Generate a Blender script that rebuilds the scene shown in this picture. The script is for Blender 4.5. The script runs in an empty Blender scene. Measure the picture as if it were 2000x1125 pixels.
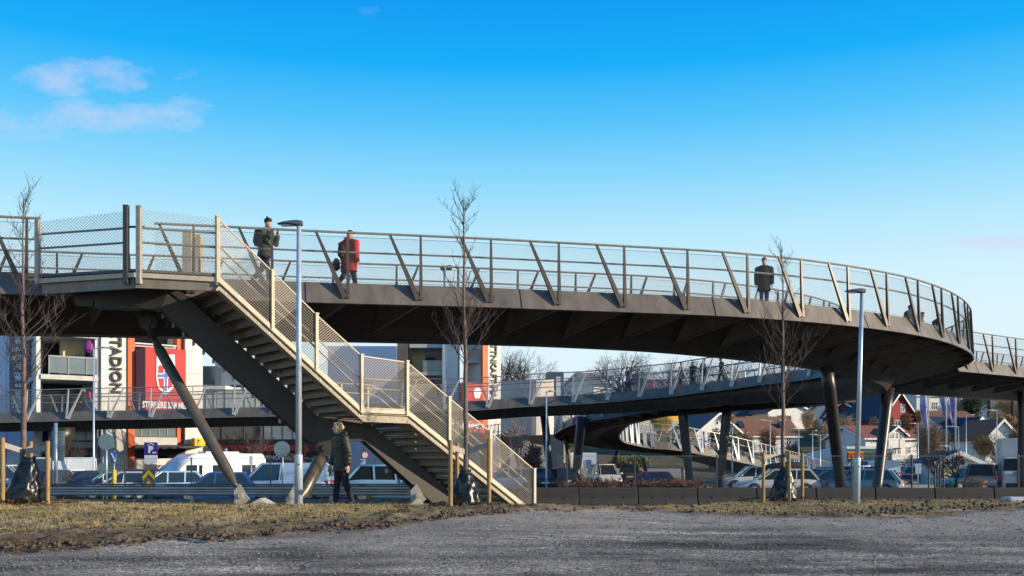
import bpy, math, random
from mathutils import Vector, Matrix, noise
random.seed(7)
SC = bpy.context.scene
COL = SC.collection
R = math.radians
# ------------------------------------------------------------------ camera
cd = bpy.data.cameras.new("camera"); cam = bpy.data.objects.new("camera", cd); COL.objects.link(cam)
cam.location = (0, 0, 1.55); cam.rotation_euler = (R(90), 0, 0)
cd.sensor_width = 36; cd.lens = 36.0; cd.shift_y = 0.16875; cd.clip_end = 4000; cd.clip_start = 0.1
SC.camera = cam
# ------------------------------------------------------------------ sun, sky, exposure
SUN_AZ, SUN_EL = R(104), R(15.5)          # azimuth clockwise from +Y
S = Vector((math.cos(SUN_EL)*math.sin(SUN_AZ), math.cos(SUN_EL)*math.cos(SUN_AZ), math.sin(SUN_EL)))
ld = bpy.data.lights.new("sun", 'SUN'); lo = bpy.data.objects.new("sun", ld); COL.objects.link(lo)
ld.energy = 5.0; ld.angle = R(0.5); ld.color = (1.0, 0.84, 0.62)
lo.rotation_euler = (-S).to_track_quat('-Z', 'Y').to_euler(); lo.location = (60, -40, 60)
W = bpy.data.worlds.new("World"); SC.world = W; W.use_nodes = True
nt = W.node_tree; N = nt.nodes; L = nt.links; N.clear()
out = N.new('ShaderNodeOutputWorld'); bg = N.new('ShaderNodeBackground'); L.new(bg.outputs[0], out.inputs[0])
bg.inputs[1].default_value = 0.12
sky = N.new('ShaderNodeTexSky'); sky.sky_type = 'NISHITA'; sky.sun_disc = False
sky.sun_elevation = SUN_EL; sky.sun_rotation = SUN_AZ; sky.air_density = 1.0; sky.dust_density = 0.3; sky.ozone_density = 2.0
tc = N.new('ShaderNodeTexCoord'); sp = N.new('ShaderNodeSeparateXYZ'); L.new(tc.outputs['Generated'], sp.inputs[0])
def math_n(op, a, b=None, c=None, clamp=False):
    m = N.new('ShaderNodeMath'); m.operation = op; m.use_clamp = clamp
    for i, v in enumerate((a, b, c)):
        if v is None: continue
        if isinstance(v, (int, float)): m.inputs[i].default_value = v
        else: L.new(v, m.inputs[i])
    return m.outputs[0]
def mixc(f, a, b, mode='MIX'):
    m = N.new('ShaderNodeMix'); m.data_type = 'RGBA'; m.blend_type = mode
    for i, v in ((0, f), (6, a), (7, b)):
        if isinstance(v, (int, float)): m.inputs[i].default_value = v
        elif isinstance(v, tuple): m.inputs[i].default_value = (*v, 1)
        else: L.new(v, m.inputs[i])
    return m.outputs[2]
# elevation ramp that deepens the winter-blue of the sky
ramp = N.new('ShaderNodeValToRGB'); L.new(sp.outputs[2], ramp.inputs[0])
cr = ramp.color_ramp
SKYSTOPS = [(0.0, (5.2, 6.1, 6.6)), (0.13, (4.9, 6.05, 6.6)), (0.172, (4.3, 5.9, 6.6)), (0.22, (3.1, 5.4, 6.6)), (0.265, (1.75, 4.6, 6.55)),
            (0.31, (0.65, 3.75, 6.5)), (0.36, (0.02, 2.85, 6.4)), (0.41, (0.0, 2.2, 6.1)), (0.6, (0.0, 1.1, 3.6)), (1.0, (0.02, 0.7, 2.3))]
while len(cr.elements) < len(SKYSTOPS): cr.elements.new(0.5)
for e, (p, c) in zip(cr.elements, SKYSTOPS): e.position = p; e.color = (*[v/8 for v in c], 1)
grad = mixc(1.0, ramp.outputs[0], (8, 8, 8), 'MULTIPLY')
base = mixc(0.95, sky.outputs[0], grad)
# clouds live in sky directions: flat coordinates azimuth / elevation
az = math_n('DIVIDE', sp.outputs[0], math_n('MAXIMUM', sp.outputs[1], 0.05))
el = math_n('DIVIDE', sp.outputs[2], math_n('MAXIMUM', sp.outputs[1], 0.05))
cv = N.new('ShaderNodeCombineXYZ'); L.new(az, cv.inputs[0]); L.new(math_n('MULTIPLY', el, 2.2), cv.inputs[1])
def cnoise(scale, detail, seed):
    n = N.new('ShaderNodeTexNoise'); n.noise_dimensions = '4D'; n.inputs['Scale'].default_value = scale
    n.inputs['Detail'].default_value = detail; n.inputs['W'].default_value = seed; n.inputs['Roughness'].default_value = 0.6
    L.new(cv.outputs[0], n.inputs['Vector']); return n.outputs[0]
n1 = cnoise(9, 6, 2.3); n2 = cnoise(22, 5, 7.7); n3 = cnoise(4.0, 5, 4.1)
def blob(cx, cy, rx, ry):
    dx = math_n('DIVIDE', math_n('SUBTRACT', az, cx), rx); dy = math_n('DIVIDE', math_n('SUBTRACT', el, cy), ry)
    d = math_n('ADD', math_n('MULTIPLY', dx, dx), math_n('MULTIPLY', dy, dy))
    return math_n('SUBTRACT', 1.0, math_n('MINIMUM', d, 1.0))
def px(x, y): return ((x-1000)/2000, (900-y)/2000)
acc = None
for (x, y, rx, ry, k) in ((130, 150, 82, 36, 1), (225, 146, 78, 36, 1.0), (175, 152, 140, 26, .75), (165, 225, 85, 30, 1.0), (255, 232, 135, 30, 1), (60, 240, 130, 36, .42), (330, 240, 75, 22, .85), (350, 158, 55, 22, .4),
                          (370, 205, 60, 30, .4), (1945, 473, 100, 18, 2.0), (1750, 447, 40, 14, .4), (728, 24, 36, 12, .14), (455, 130, 40, 25, .3)):
    cx, cy = px(x, y); b = math_n('MULTIPLY', blob(cx, cy, rx*1.22/2000, ry*1.25/2000), k)
    acc = b if acc is None else math_n('MAXIMUM', acc, b)
n4 = cnoise(60, 5, 3.9)
nn_ = math_n('ADD', math_n('ADD', math_n('MULTIPLY', math_n('SUBTRACT', n1, 0.5), 1.9), math_n('MULTIPLY', math_n('SUBTRACT', n2, 0.5), 2.0)), math_n('MULTIPLY', math_n('SUBTRACT', n4, 0.5), 0.9))
m = math_n('ADD', math_n('MULTIPLY', acc, 0.80), nn_)
m = math_n('MULTIPLY', math_n('SUBTRACT', m, 0.20, clamp=True), math_n('MULTIPLY', acc, 4.0, clamp=True), clamp=True)
m = math_n('MULTIPLY', m, 0.52)
c1 = mixc(m, base, (4.5, 4.6, 6.0))
# low bank of white and grey cloud along the horizon
hor = math_n('SUBTRACT', 1.0, math_n('DIVIDE', el, 0.165), clamp=True)
hm = math_n('MULTIPLY', math_n('SUBTRACT', math_n('ADD', math_n('MULTIPLY', n3, 0.7), math_n('MULTIPLY', hor, 0.72)), 0.62, clamp=True), 3.2, clamp=True)
hc = mixc(cnoise(7, 4, 11.0), (2.9, 3.9, 5.0), (6.9, 6.8, 6.8))
c2 = mixc(hm, c1, hc)
L.new(c2, bg.inputs[0])
vs = SC.view_settings; vs.view_transform = 'Standard'; vs.look = 'None'; vs.gamma = 1.0; vs.exposure = 0.35
try: vs.use_curve_mapping = False
except Exception: pass
SC.cycles.max_bounces = 8; SC.cycles.transparent_max_bounces = 12

# ------------------------------------------------------------------ helpers
def P(x, y, D):
    """a point that the photograph shows at pixel x, y and that stands D metres away"""
    return Vector(((x-1000)*D/2000, D, 1.55+(900-y)*D/2000))
def G(x, D): return (x-1000)*D/2000
MATS = {}
def mat(name, col, rough=0.6, metal=0.0, var=0.15, scale=3.0, bump=0.0, bscale=30.0, col2=None, spec=0.5, detail=5.0, coords='Object', stretch=None):
    if name in MATS: return MATS[name]
    m = bpy.data.materials.new(name); m.use_nodes = True; t = m.node_tree; b = t.nodes['Principled BSDF']
    b.inputs['Roughness'].default_value = rough; b.inputs['Metallic'].default_value = metal
    b.inputs['Specular IOR Level'].default_value = spec
    co = t.nodes.new('ShaderNodeTexCoord'); src = co.outputs[coords]
    if stretch:
        mp = t.nodes.new('ShaderNodeMapping'); mp.inputs['Scale'].default_value = stretch; t.links.new(src, mp.inputs[0]); src = mp.outputs[0]
    if var or col2:
        n = t.nodes.new('ShaderNodeTexNoise'); n.inputs['Scale'].default_value = scale; n.inputs['Detail'].default_value = detail
        n.inputs['Roughness'].default_value = 0.62
        t.links.new(src, n.inputs['Vector'])
        r = t.nodes.new('ShaderNodeValToRGB'); t.links.new(n.outputs[0], r.inputs[0])
        a = col2 if col2 else tuple(c*(1-var) for c in col); z = col if col2 else tuple(min(1, c*(1+var)) for c in col)
        r.color_ramp.elements[0].position = 0.33; r.color_ramp.elements[1].position = 0.67
        r.color_ramp.elements[0].color = (*a, 1); r.color_ramp.elements[1].color = (*z, 1)
        t.links.new(r.outputs[0], b.inputs['Base Color'])
        rr = t.nodes.new('ShaderNodeMapRange'); rr.inputs[3].default_value = max(0.03, rough-0.08); rr.inputs[4].default_value = min(1, rough+0.1)
        t.links.new(n.outputs[0], rr.inputs[0]); t.links.new(rr.outputs[0], b.inputs['Roughness'])
    else: b.inputs['Base Color'].default_value = (*col, 1)
    if bump:
        n2 = t.nodes.new('ShaderNodeTexNoise'); n2.inputs['Scale'].default_value = bscale; n2.inputs['Detail'].default_value = 4
        t.links.new(src, n2.inputs['Vector'])
        bp = t.nodes.new('ShaderNodeBump'); bp.inputs['Strength'].default_value = bump; bp.inputs['Distance'].default_value = 0.05
        t.links.new(n2.outputs[0], bp.inputs['Height']); t.links.new(bp.outputs[0], b.inputs['Normal'])
    MATS[name] = m; return m
def boards(name, col, pitch=0.14, rough=0.7, vertical=False, depth=0.6):
    """painted boarding: shadow lines from a bump, the colour itself only slightly varied"""
    m = mat(name, col, rough, 0, 0.07, 1.5); t = m.node_tree; b = t.nodes['Principled BSDF']
    if b.inputs['Normal'].is_linked: return m
    co = t.nodes.new('ShaderNodeTexCoord'); w = t.nodes.new('ShaderNodeTexWave'); w.wave_type = 'BANDS'; w.wave_profile = 'SAW'
    w.bands_direction = 'X' if vertical else 'Z'; w.inputs['Scale'].default_value = 1.0/pitch*0.314
    t.links.new(co.outputs['Object'], w.inputs['Vector'])
    bp = t.nodes.new('ShaderNodeBump'); bp.inputs['Strength'].default_value = depth; bp.inputs['Distance'].default_value = 0.03
    t.links.new(w.outputs[1], bp.inputs['Height']); t.links.new(bp.outputs[0], b.inputs['Normal']); return m
def glass(name, col=(0.02, 0.03, 0.04), rough=0.05):
    if name in MATS: return MATS[name]
    m = mat(name, col, rough, 0.0, 0.0); m.node_tree.nodes['Principled BSDF'].inputs['Specular IOR Level'].default_value = 0.9; return m

def origin_of(o):
    v = Vector((0, 0, 0))
    while o is not None: v += o.location; o = o.parent
    return v
def tag(o, label=None, cat=None, group=None, kind=None):
    if label: o['label'] = label
    if cat: o['category'] = cat
    if group: o['group'] = group
    if kind: o['kind'] = kind
    return o
def thing(name, label, cat, loc=(0, 0, 0), group=None):
    o = bpy.data.objects.new(name, None); COL.objects.link(o); o.location = loc; o.empty_display_size = 0.3
    return tag(o, label, cat, group)
class MB:
    def __init__(s): s.v = []; s.f = []
    def add(s, vs, fs):
        k = len(s.v); s.v += [tuple(p) for p in vs]; s.f += [tuple(i+k for i in f) for f in fs]; return s
    def box(s, c, d, rz=0, taper=1.0):
        c = Vector(c); x, y, z = d[0]/2, d[1]/2, d[2]/2; M = Matrix.Rotation(rz, 3, 'Z'); vs = []
        for zz, k in ((-z, 1), (z, taper)):
            for a, b in ((-x, -y), (x, -y), (x, y), (-x, y)): vs.append(c + M @ Vector((a*k, b*k, zz)))
        return s.add(vs, [(0, 3, 2, 1), (4, 5, 6, 7), (0, 1, 5, 4), (1, 2, 6, 5), (2, 3, 7, 6), (3, 0, 4, 7)])
    def b2(s, x0, x1, y0, y1, z0, z1): return s.box(((x0+x1)/2, (y0+y1)/2, (z0+z1)/2), (abs(x1-x0), abs(y1-y0), abs(z1-z0)))
    def beam(s, p, q, w, h, up=(0, 0, 1), w2=None, h2=None):
        p, q = Vector(p), Vector(q); d = (q-p).normalized(); up = Vector(up)
        if abs(d.dot(up)) > 0.99: up = Vector((0, 1, 0))
        a = d.cross(up).normalized(); b = a.cross(d).normalized(); vs = []
        for c, ww, hh in ((p, w, h), (q, w2 or w, h2 or h)):
            for i, j in ((-1, -1), (1, -1), (1, 1), (-1, 1)): vs.append(c+a*(i*ww/2)+b*(j*hh/2))
        return s.add(vs, [(0, 1, 2, 3), (7, 6, 5, 4), (0, 4, 5, 1), (1, 5, 6, 2), (2, 6, 7, 3), (3, 7, 4, 0)])
    def tube(s, pts, r, n=8, cap=True):
        pts = [Vector(p) for p in pts]; m = len(pts); rr = r if isinstance(r, (list, tuple)) else [r]*m
        ref = None; vs = []; fs = []
        for i, p in enumerate(pts):
            d = (pts[min(i+1, m-1)]-pts[max(i-1, 0)]).normalized()
            if ref is None: ref = Vector((0, 0, 1)) if abs(d.z) < 0.9 else Vector((1, 0, 0))
            a = d.cross(ref)
            if a.length < 1e-5: a = d.cross(Vector((0, 1, 0.3)))
            a.normalize(); b = a.cross(d).normalized(); ref = b
            for k in range(n):
                t = 2*math.pi*k/n; vs.append(p+a*(math.cos(t)*rr[i])+b*(math.sin(t)*rr[i]))
        for i in range(m-1):
            for k in range(n):
                k2 = (k+1) % n; fs.append((i*n+k, i*n+k2, (i+1)*n+k2, (i+1)*n+k))
        if cap: fs.append(tuple(range(n-1, -1, -1))); fs.append(tuple((m-1)*n+k for k in range(n)))
        return s.add(vs, fs)
    def wire(s, p, q, r):
        p, q = Vector(p), Vector(q); d = q-p
        if d.length < 1e-4: return s
        d.normalize(); a = d.cross(Vector((0.3, 0.9, 0.31))).normalized(); b = a.cross(d)
        o = [a*r, b*(r*.87)-a*(r*.5), -b*(r*.87)-a*(r*.5)]
        return s.add([p+x for x in o]+[q+x for x in o], [(0, 1, 4, 3), (1, 2, 5, 4), (2, 0, 3, 5)])
    def prism(s, poly, ext):
        """poly: planar list of 3-D points, pushed by the vector ext"""
        n = len(poly); ext = Vector(ext); a = [Vector(p) for p in poly]; b = [p+ext for p in a]
        return s.add(a+b, [tuple(range(n-1, -1, -1)), tuple(range(n, 2*n))]+[(i, (i+1) % n, n+(i+1) % n, n+i) for i in range(n)])
    def loft(s, secs, close=True, cap=True):
        n = len(secs[0]); vs = [p for c in secs for p in c]; fs = []
        for i in range(len(secs)-1):
            for k in range(n if close else n-1):
                k2 = (k+1) % n; fs.append((i*n+k, i*n+k2, (i+1)*n+k2, (i+1)*n+k))
        if cap and close: fs.append(tuple(range(n-1, -1, -1))); fs.append(tuple((len(secs)-1)*n+k for k in range(n)))
        return s.add(vs, fs)
    def ell(s, c, r, n=12, m=8, M=None):
        c = Vector(c); secs = []
        vs = []; fs = []
        for i in range(m+1):
            th = math.pi*i/m
            for k in range(n):
                ph = 2*math.pi*k/n; v = Vector((r[0]*math.sin(th)*math.cos(ph), r[1]*math.sin(th)*math.sin(ph), r[2]*math.cos(th)))
                vs.append(c+(M @ v if M else v))
        for i in range(m):
            for k in range(n):
                k2 = (k+1) % n; fs.append((i*n+k, (i+1)*n+k, (i+1)*n+k2, i*n+k2))
        return s.add(vs, fs)
    def disc(s, c, r, axis, th=0.02, n=24):
        c = Vector(c); a = Vector(axis).normalized(); return s.tube([c-a*th/2, c+a*th/2], r, n)
    def build(s, name, m, parent=None, smooth=False, origin=None):
        o0 = origin_of(parent) if parent else Vector(origin or (0, 0, 0))
        me = bpy.data.meshes.new(name); me.from_pydata([(p[0]-o0.x, p[1]-o0.y, p[2]-o0.z) for p in s.v], [], s.f); me.update()
        if m: me.materials.append(m)
        if smooth: me.polygons.foreach_set('use_smooth', [True]*len(me.polygons))
        o = bpy.data.objects.new(name, me); COL.objects.link(o)
        if parent: o.parent = parent
        else: o.location = o0
        return o
def bevel(o, w=0.02, seg=2):
    b = o.modifiers.new('bevel', 'BEVEL'); b.width = w; b.segments = seg; b.limit_method = 'ANGLE'; b.angle_limit = R(35); return o
def text_mb(s, size, origin, xdir, ydir, depth=0.02, align='CENTER', bold=0.0, sx=1.0):
    cu = bpy.data.curves.new('t', 'FONT'); cu.body = s; cu.size = size; cu.align_x = align; cu.align_y = 'CENTER'; cu.extrude = depth/2; cu.offset = bold
    cu.resolution_u = 3
    ob = bpy.data.objects.new('t', cu); COL.objects.link(ob); dg = bpy.context.evaluated_depsgraph_get()
    me = bpy.data.meshes.new_from_object(ob.evaluated_get(dg)); bpy.data.objects.remove(ob)
    x, y = Vector(xdir).normalized(), Vector(ydir).normalized(); z = x.cross(y); o = Vector(origin)
    mb = MB(); mb.add([o+x*(v.co.x*sx)+y*v.co.y+z*v.co.z for v in me.vertices], [tuple(p.vertices) for p in me.polygons])
    bpy.data.meshes.remove(me); return mb
def children_copy(o, parent):
    for ch in list(o.children):
        c = ch.copy(); COL.objects.link(c); c.parent = parent; children_copy(ch, c)
def dup(root, loc, rz=0, label=None, group=None, scale=None):
    r = root.copy(); COL.objects.link(r); r.location = loc; r.rotation_euler = (0, 0, rz)
    if label: r['label'] = label
    if group: r['group'] = group
    if scale: r.scale = scale
    children_copy(root, r); return r
def lerp(a, b, t): return a+(b-a)*t
def interp(x, tab):
    if x <= tab[0][0]: return tab[0][1]
    for (a, b), (c, d) in zip(tab, tab[1:]):
        if x <= c:
            t = (x-a)/(c-a); t = t*t*(3-2*t)*0.5+t*0.5; return lerp(b, d, t)
    return tab[-1][1]
def mesh_panel(mb, a, b, c, d, pitch=0.08, r=0.004, ar=0.9):
    """diamond wire mesh on the flat quad a (low start) b (low end) c (high end) d (high start); the diamonds stay upright on a slope"""
    a, b, c, d = map(Vector, (a, b, c, d)); v = (d-a).normalized(); hz = (b-a)-v*(b-a).dot(v); nn = hz.cross(v)
    u = hz.normalized(); poly = [((p-a).dot(u), (p-a).dot(v)) for p in (a, b, c, d)]
    for sg in (1, -1):
        ks = [y-sg*ar*x for x, y in poly]; st = pitch*ar; k = math.ceil(min(ks)/st)*st
        while k < max(ks):
            hit = []
            for (x0, y0), (x1, y1) in zip(poly, poly[1:]+poly[:1]):
                f0, f1 = y0-sg*ar*x0-k, y1-sg*ar*x1-k
                if f0*f1 < 0: t = f0/(f0-f1); hit.append((x0+(x1-x0)*t, y0+(y1-y0)*t))
            if len(hit) == 2 and math.dist(*hit) > .02: mb.wire(a+u*hit[0][0]+v*hit[0][1], a+u*hit[1][0]+v*hit[1][1], r)
            k += st
# ------------------------------------------------------------------ ground
def crest(X):           # how far the verge carries on before it falls to the road
    return interp(X, [(-20, 20.0), (1.0, 20.4), (4.5, 24.5), (7, 27.6), (30, 28.2)])
def gz(X, Y):
    left = interp(Y, [(0, -0.02), (9, 0.0), (13, 0.10), (14.3, 0.24), (16.5, 0.44), (18.5, 0.62), (20, 0.66)])
    right = interp(Y, [(0, -0.02), (9, 0.0), (13, 0.09), (16, 0.33), (18.2, 0.46), (20, 0.49), (30, 0.47)])
    if X > 6: right += 0.16*min(1, (X-6)/6)*max(0, 1-abs(Y-21)/5)
    w = min(1, max(0, (X+0.5)/4.5)); w = w*w*(3-2*w); top = lerp(left, right, w)
    if X < -7: top += 0.1*min(1, (-7-X)/3)*max(0, min(1, (Y-16)/3))
    c = crest(X)
    if Y > c: t = min(1, (Y-c)/4.2); t = t*t*(3-2*t); top = lerp(top, -0.02, t)
    if Y > 40: top = lerp(top, -0.42, min(1, (Y-40)/10))
    if Y > 118: top += interp(Y, [(118, 0), (135, 1.2), (165, 4.5), (200, 9.0), (240, 11.5), (420, 12.5), (1500, 12.5)])
    return top
def soil_mask(X, Y):    # 1 on the verge of soil and grass, 0 on the gravel lot
    e = interp(X, [(-12, 13.7), (-7, 14.2), (-4.6, 15.3), (-2.4, 16.2), (0, 18.2), (2.5, 20.2), (5, 19.2), (7.5, 18.6), (10, 20.0), (14, 22.5)])
    e += 0.35*noise.noise(Vector((X*1.1, 3.1, 0)))+0.2*noise.noise(Vector((X*3.7, 9.1, 0)))
    return max(0, min(1, (Y-e)/0.5))
def frange(a, b, s):
    o = []; x = a
    while x < b: o.append(x); x += s
    return o
ys = frange(-30, 10, 4)+frange(10, 13, 0.16)+frange(13, 21.2, 0.075)+frange(21.2, 30, 0.22)+frange(30, 60, 3)+frange(60, 120, 10)+frange(120, 300, 15)+[320, 380, 450, 600, 900, 1500]
xs = [-1500, -800, -400, -200, -120, -80, -50, -32, -22]+frange(-14, 14, 0.085)+[16, 22, 32, 50, 80, 120, 200, 400, 800, 1500]
gv = []; gmask = []; gsunlit = []; gedge = []
def edge_y(X): return interp(X, [(-12, 13.7), (-7, 14.2), (-4.6, 15.3), (-2.4, 16.2), (0, 18.2), (2.5, 20.2), (5, 19.2), (7.5, 18.6), (10, 20.0), (14, 22.5)])
for Y in ys:
    for X in xs:
        z = gz(X, Y); s = soil_mask(X, Y) if -14 <= X <= 16 and 10 < Y < 32 else (1.0 if 20 < Y < 31 else 0.0)
        if Y > 31: s = 0
        if -14.1 <= X <= 14.1 and 12.5 <= Y < 30:
            v = Vector((X, Y, 0)); near = 1.0
            f = noise.fractal(v*2.3, 1.0, 2.0, 4)
            rough = noise.noise(v*9)*0.02+noise.noise(v*19)*0.012
            edge = math.exp(-((Y-(interp(X, [(-12, 14.2), (-4.6, 15.9), (0, 18.8), (2.5, 20.6), (5, 19.8), (10, 20.8), (14, 23)])))/0.75)**2)
            lf_ = 1.0 if X < 1 else max(.3, 1-(X-1)/5)
            z += s*(0.025*f+rough*1.1)+s*edge*lf_*(0.08+0.08*abs(f)+0.03*noise.noise(v*6))+(1-s)*(0.016*f+0.004*noise.noise(v*14))
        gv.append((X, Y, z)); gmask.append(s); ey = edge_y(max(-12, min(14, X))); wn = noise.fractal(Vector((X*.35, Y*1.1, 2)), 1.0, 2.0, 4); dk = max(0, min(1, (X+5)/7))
        gsunlit.append(max(0, min(1, lerp(.3, 1.2, dk)*math.exp(-((ey-Y)/lerp(.8, 2.2, dk))**2)+.6*wn*lerp(.35, 1, dk))) if 11 < Y < 32 else 0)  # painted sunlit band along the verge edge, strongest on the right
        gedge.append(max(0, min(1, 1.15-(Y-ey)/lerp(1.5, .55, dk)+.5*wn)) if 11 < Y < 32 else 0)
nx = len(xs); gf = [(j*nx+i, j*nx+i+1, (j+1)*nx+i+1, (j+1)*nx+i) for j in range(len(ys)-1) for i in range(nx-1)]
me = bpy.data.meshes.new('ground'); me.from_pydata(gv, [], gf)
at = me.attributes.new('soil', 'FLOAT', 'POINT'); at.data.foreach_set('value', gmask)
for nm_, vals in (('sunlit_band', gsunlit), ('edge', gedge)):
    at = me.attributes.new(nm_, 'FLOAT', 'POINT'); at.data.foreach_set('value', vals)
me.polygons.foreach_set('use_smooth', [True]*len(me.polygons))
gm = bpy.data.materials.new('ground'); gm.use_nodes = True; t = gm.node_tree; b = t.nodes['Principled BSDF']; b.inputs['Roughness'].default_value = 0.95; b.inputs['Specular IOR Level'].default_value = 0.15
def tn(kind, **kw):
    n = t.nodes.new(kind)
    for k, v in kw.items(): n.inputs[k].default_value = v
    return n
co = t.nodes.new('ShaderNodeTexCoord'); A = t.nodes.new('ShaderNodeAttribute'); A.attribute_name = 'soil'
def nz(scale, det=5, st=None, rough=0.65):
    n = tn('ShaderNodeTexNoise', Scale=scale, Detail=det, Roughness=rough)
    if st:
        mp = t.nodes.new('ShaderNodeMapping'); mp.inputs['Scale'].default_value = st; t.links.new(co.outputs['Object'], mp.inputs[0]); t.links.new(mp.outputs[0], n.inputs['Vector'])
    else: t.links.new(co.outputs['Object'], n.inputs['Vector'])
    return n.outputs[0]
def rmp(f, stops):
    r = t.nodes.new('ShaderNodeValToRGB'); t.links.new(f, r.inputs[0])
    while len(r.color_ramp.elements) < len(stops): r.color_ramp.elements.new(0.5)
    for e, (p, c) in zip(r.color_ramp.elements, stops): e.position = p; e.color = (*c, 1)
    return r.outputs[0]
def mx(f, a, b_, mode='MIX'):
    m = t.nodes.new('ShaderNodeMix'); m.data_type = 'RGBA'; m.blend_type = mode
    for i, v in ((0, f), (6, a), (7, b_)):
        if isinstance(v, (int, float)): m.inputs[i].default_value = v
        elif isinstance(v, tuple): m.inputs[i].default_value = (*v, 1)
        else: t.links.new(v, m.inputs[i])
    return m.outputs[2]
grav = rmp(nz(26, 6), [(0.34, (0.045, 0.041, 0.039)), (0.5, (0.195, 0.182, 0.165)), (0.64, (0.49, 0.455, 0.41))])
big = rmp(nz(0.5, 6, (0.55, 1.6, 1)), [(0.37, (0.30, 0.29, 0.29)), (0.5, (1.0, .97, .93)), (0.62, (1.75, 1.68, 1.55))])
grav = mx(1.0, grav, big, 'MULTIPLY')
trk = rmp(nz(0.9, 4, (0.10, 2.4, 1)), [(0.40, (0.62, 0.62, 0.64)), (0.52, (1, 1, 1)), (0.62, (1.35, 1.33, 1.3))])
grav = mx(1.0, grav, trk, 'MULTIPLY')
AD = t.nodes.new('ShaderNodeAttribute'); AD.attribute_name = 'sunlit_band'; AE = t.nodes.new('ShaderNodeAttribute'); AE.attribute_name = 'edge'
sunlitc = rmp(nz(30, 6), [(0.3, (0.13, 0.11, 0.092)), (0.5, (0.36, 0.315, 0.265)), (0.7, (0.56, 0.50, 0.43))])  # pale tan that paints a sunlit streak into the gravel colour
grav = mx(AD.outputs['Fac'], grav, sunlitc)
soil = rmp(nz(16, 6), [(0.3, (0.04, 0.027, 0.018)), (0.5, (0.13, 0.088, 0.055)), (0.68, (0.34, 0.26, 0.165))])
moss = rmp(nz(30, 5), [(0.35, (0.11, 0.088, 0.033)), (0.62, (0.33, 0.26, 0.10))])
dry = rmp(nz(40, 5), [(0.35, (0.19, 0.135, 0.072)), (0.65, (0.62, 0.49, 0.29))])
pm = rmp(nz(0.9, 5, (0.6, 1.5, 1)), [(0.44, (0, 0, 0)), (0.58, (1, 1, 1))])
top = mx(pm, dry, moss)
A2 = t.nodes.new('ShaderNodeSeparateXYZ'); t.links.new(co.outputs['Object'], A2.inputs[0])
clod = rmp(nz(1.7, 4), [(0.42, (0, 0, 0)), (0.56, (1, 1, 1))])
verge = mx(clod, soil, top); verge = mx(AE.outputs['Fac'], verge, rmp(nz(13, 6), [(0.3, (0.028, 0.019, 0.013)), (0.5, (0.085, 0.056, 0.036)), (0.7, (0.24, 0.17, 0.11))]))
lot = mx(A.outputs['Fac'], grav, verge)
# beyond the verge: asphalt, then winter grass on the slope
far = t.nodes.new('ShaderNodeMapRange'); far.inputs[1].default_value = 30; far.inputs[2].default_value = 31; t.links.new(A2.outputs[1], far.inputs[0])
asp = rmp(nz(6, 5), [(0.3, (0.05, 0.05, 0.052)), (0.7, (0.085, 0.083, 0.08))])
hill = t.nodes.new('ShaderNodeMapRange'); hill.inputs[1].default_value = 117; hill.inputs[2].default_value = 121; t.links.new(A2.outputs[1], hill.inputs[0])
slope = rmp(nz(0.35, 6), [(0.35, (0.07, 0.06, 0.03)), (0.6, (0.17, 0.14, 0.07))])
c = mx(far.outputs[0], lot, asp); c = mx(hill.outputs[0], c, slope)
t.links.new(c, b.inputs['Base Color'])
bp = t.nodes.new('ShaderNodeBump'); bp.inputs['Strength'].default_value = 0.9; bp.inputs['Distance'].default_value = 0.02
t.links.new(nz(42, 5), bp.inputs['Height']); t.links.new(bp.outputs[0], b.inputs['Normal'])
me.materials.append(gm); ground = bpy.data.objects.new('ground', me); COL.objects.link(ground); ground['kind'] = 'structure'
# the sunlit parking apron of pale paving far to the right
pv = MB(); pv.add([(24, 70, -0.408), (46, 70, -0.408), (62, 117, -0.408), (33, 117, -0.408)], [(0, 1, 2, 3)])
pav = pv.build('pavement', mat('paving', (0.42, 0.38, 0.29), 0.9, 0, 0.12, 0.8)); pav['kind'] = 'structure'
# loose things on the verge: stones, clods, leaves, grass
def scatter(n, fn, seed):
    rng = random.Random(seed); mb = MB(); k = 0
    while k < n:
        D = rng.uniform(13, 28); x = rng.uniform(-30, 2030); X = G(x, D)
        if fn(mb, rng, X, D): k += 1
    return mb
def gtop(X, Y):
    v = Vector((X, Y, 0)); s = soil_mask(X, Y); return gz(X, Y)+s*0.03*noise.fractal(v*2.3, 1.0, 2.0, 4)
def rock(mb, rng, X, Y, z, r):
    vs = []
    for a, b_, c_ in ((1, 0, 0), (-1, 0, 0), (0, 1, 0), (0, -1, 0), (0, 0, 1), (0, 0, -1)):
        k = r*rng.uniform(.6, 1.3); vs.append((X+a*k, Y+b_*k, z+c_*k*.7))
    mb.add(vs, [(0, 2, 4), (2, 1, 4), (1, 3, 4), (3, 0, 4), (2, 0, 5), (1, 2, 5), (3, 1, 5), (0, 3, 5)])
def f_stone(mb, rng, X, Y):
    if soil_mask(X, Y) > 0.5 or Y > 21: return False
    r = 0.006+0.016*rng.random()**3; rock(mb, rng, X, Y, gtop(X, Y)+r*.3, r); return True
scatter(9000, f_stone, 3).build('gravel', mat('stone', (0.3, 0.29, 0.28), 0.9, 0, .5, 9, col2=(0.06, .06, .065)))['kind'] = 'stuff'
def f_clod(mb, rng, X, Y):
    s = soil_mask(X, Y)
    if s < 0.02 or Y > crest(X)+.6: return False
    e = interp(X, [(-12, 14.0), (-4.6, 15.7), (0, 18.6), (2.5, 20.4), (5, 19.6), (10, 20.6), (14, 22.8)])
    if rng.random() > math.exp(-((Y-e)/0.7)**2)*(1 if X < 0 else .16)+0.02: return False
    r = 0.01+0.05*rng.random()**3.5; rock(mb, rng, X, Y, gtop(X, Y)+.05+r*.3, r); return True
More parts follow.
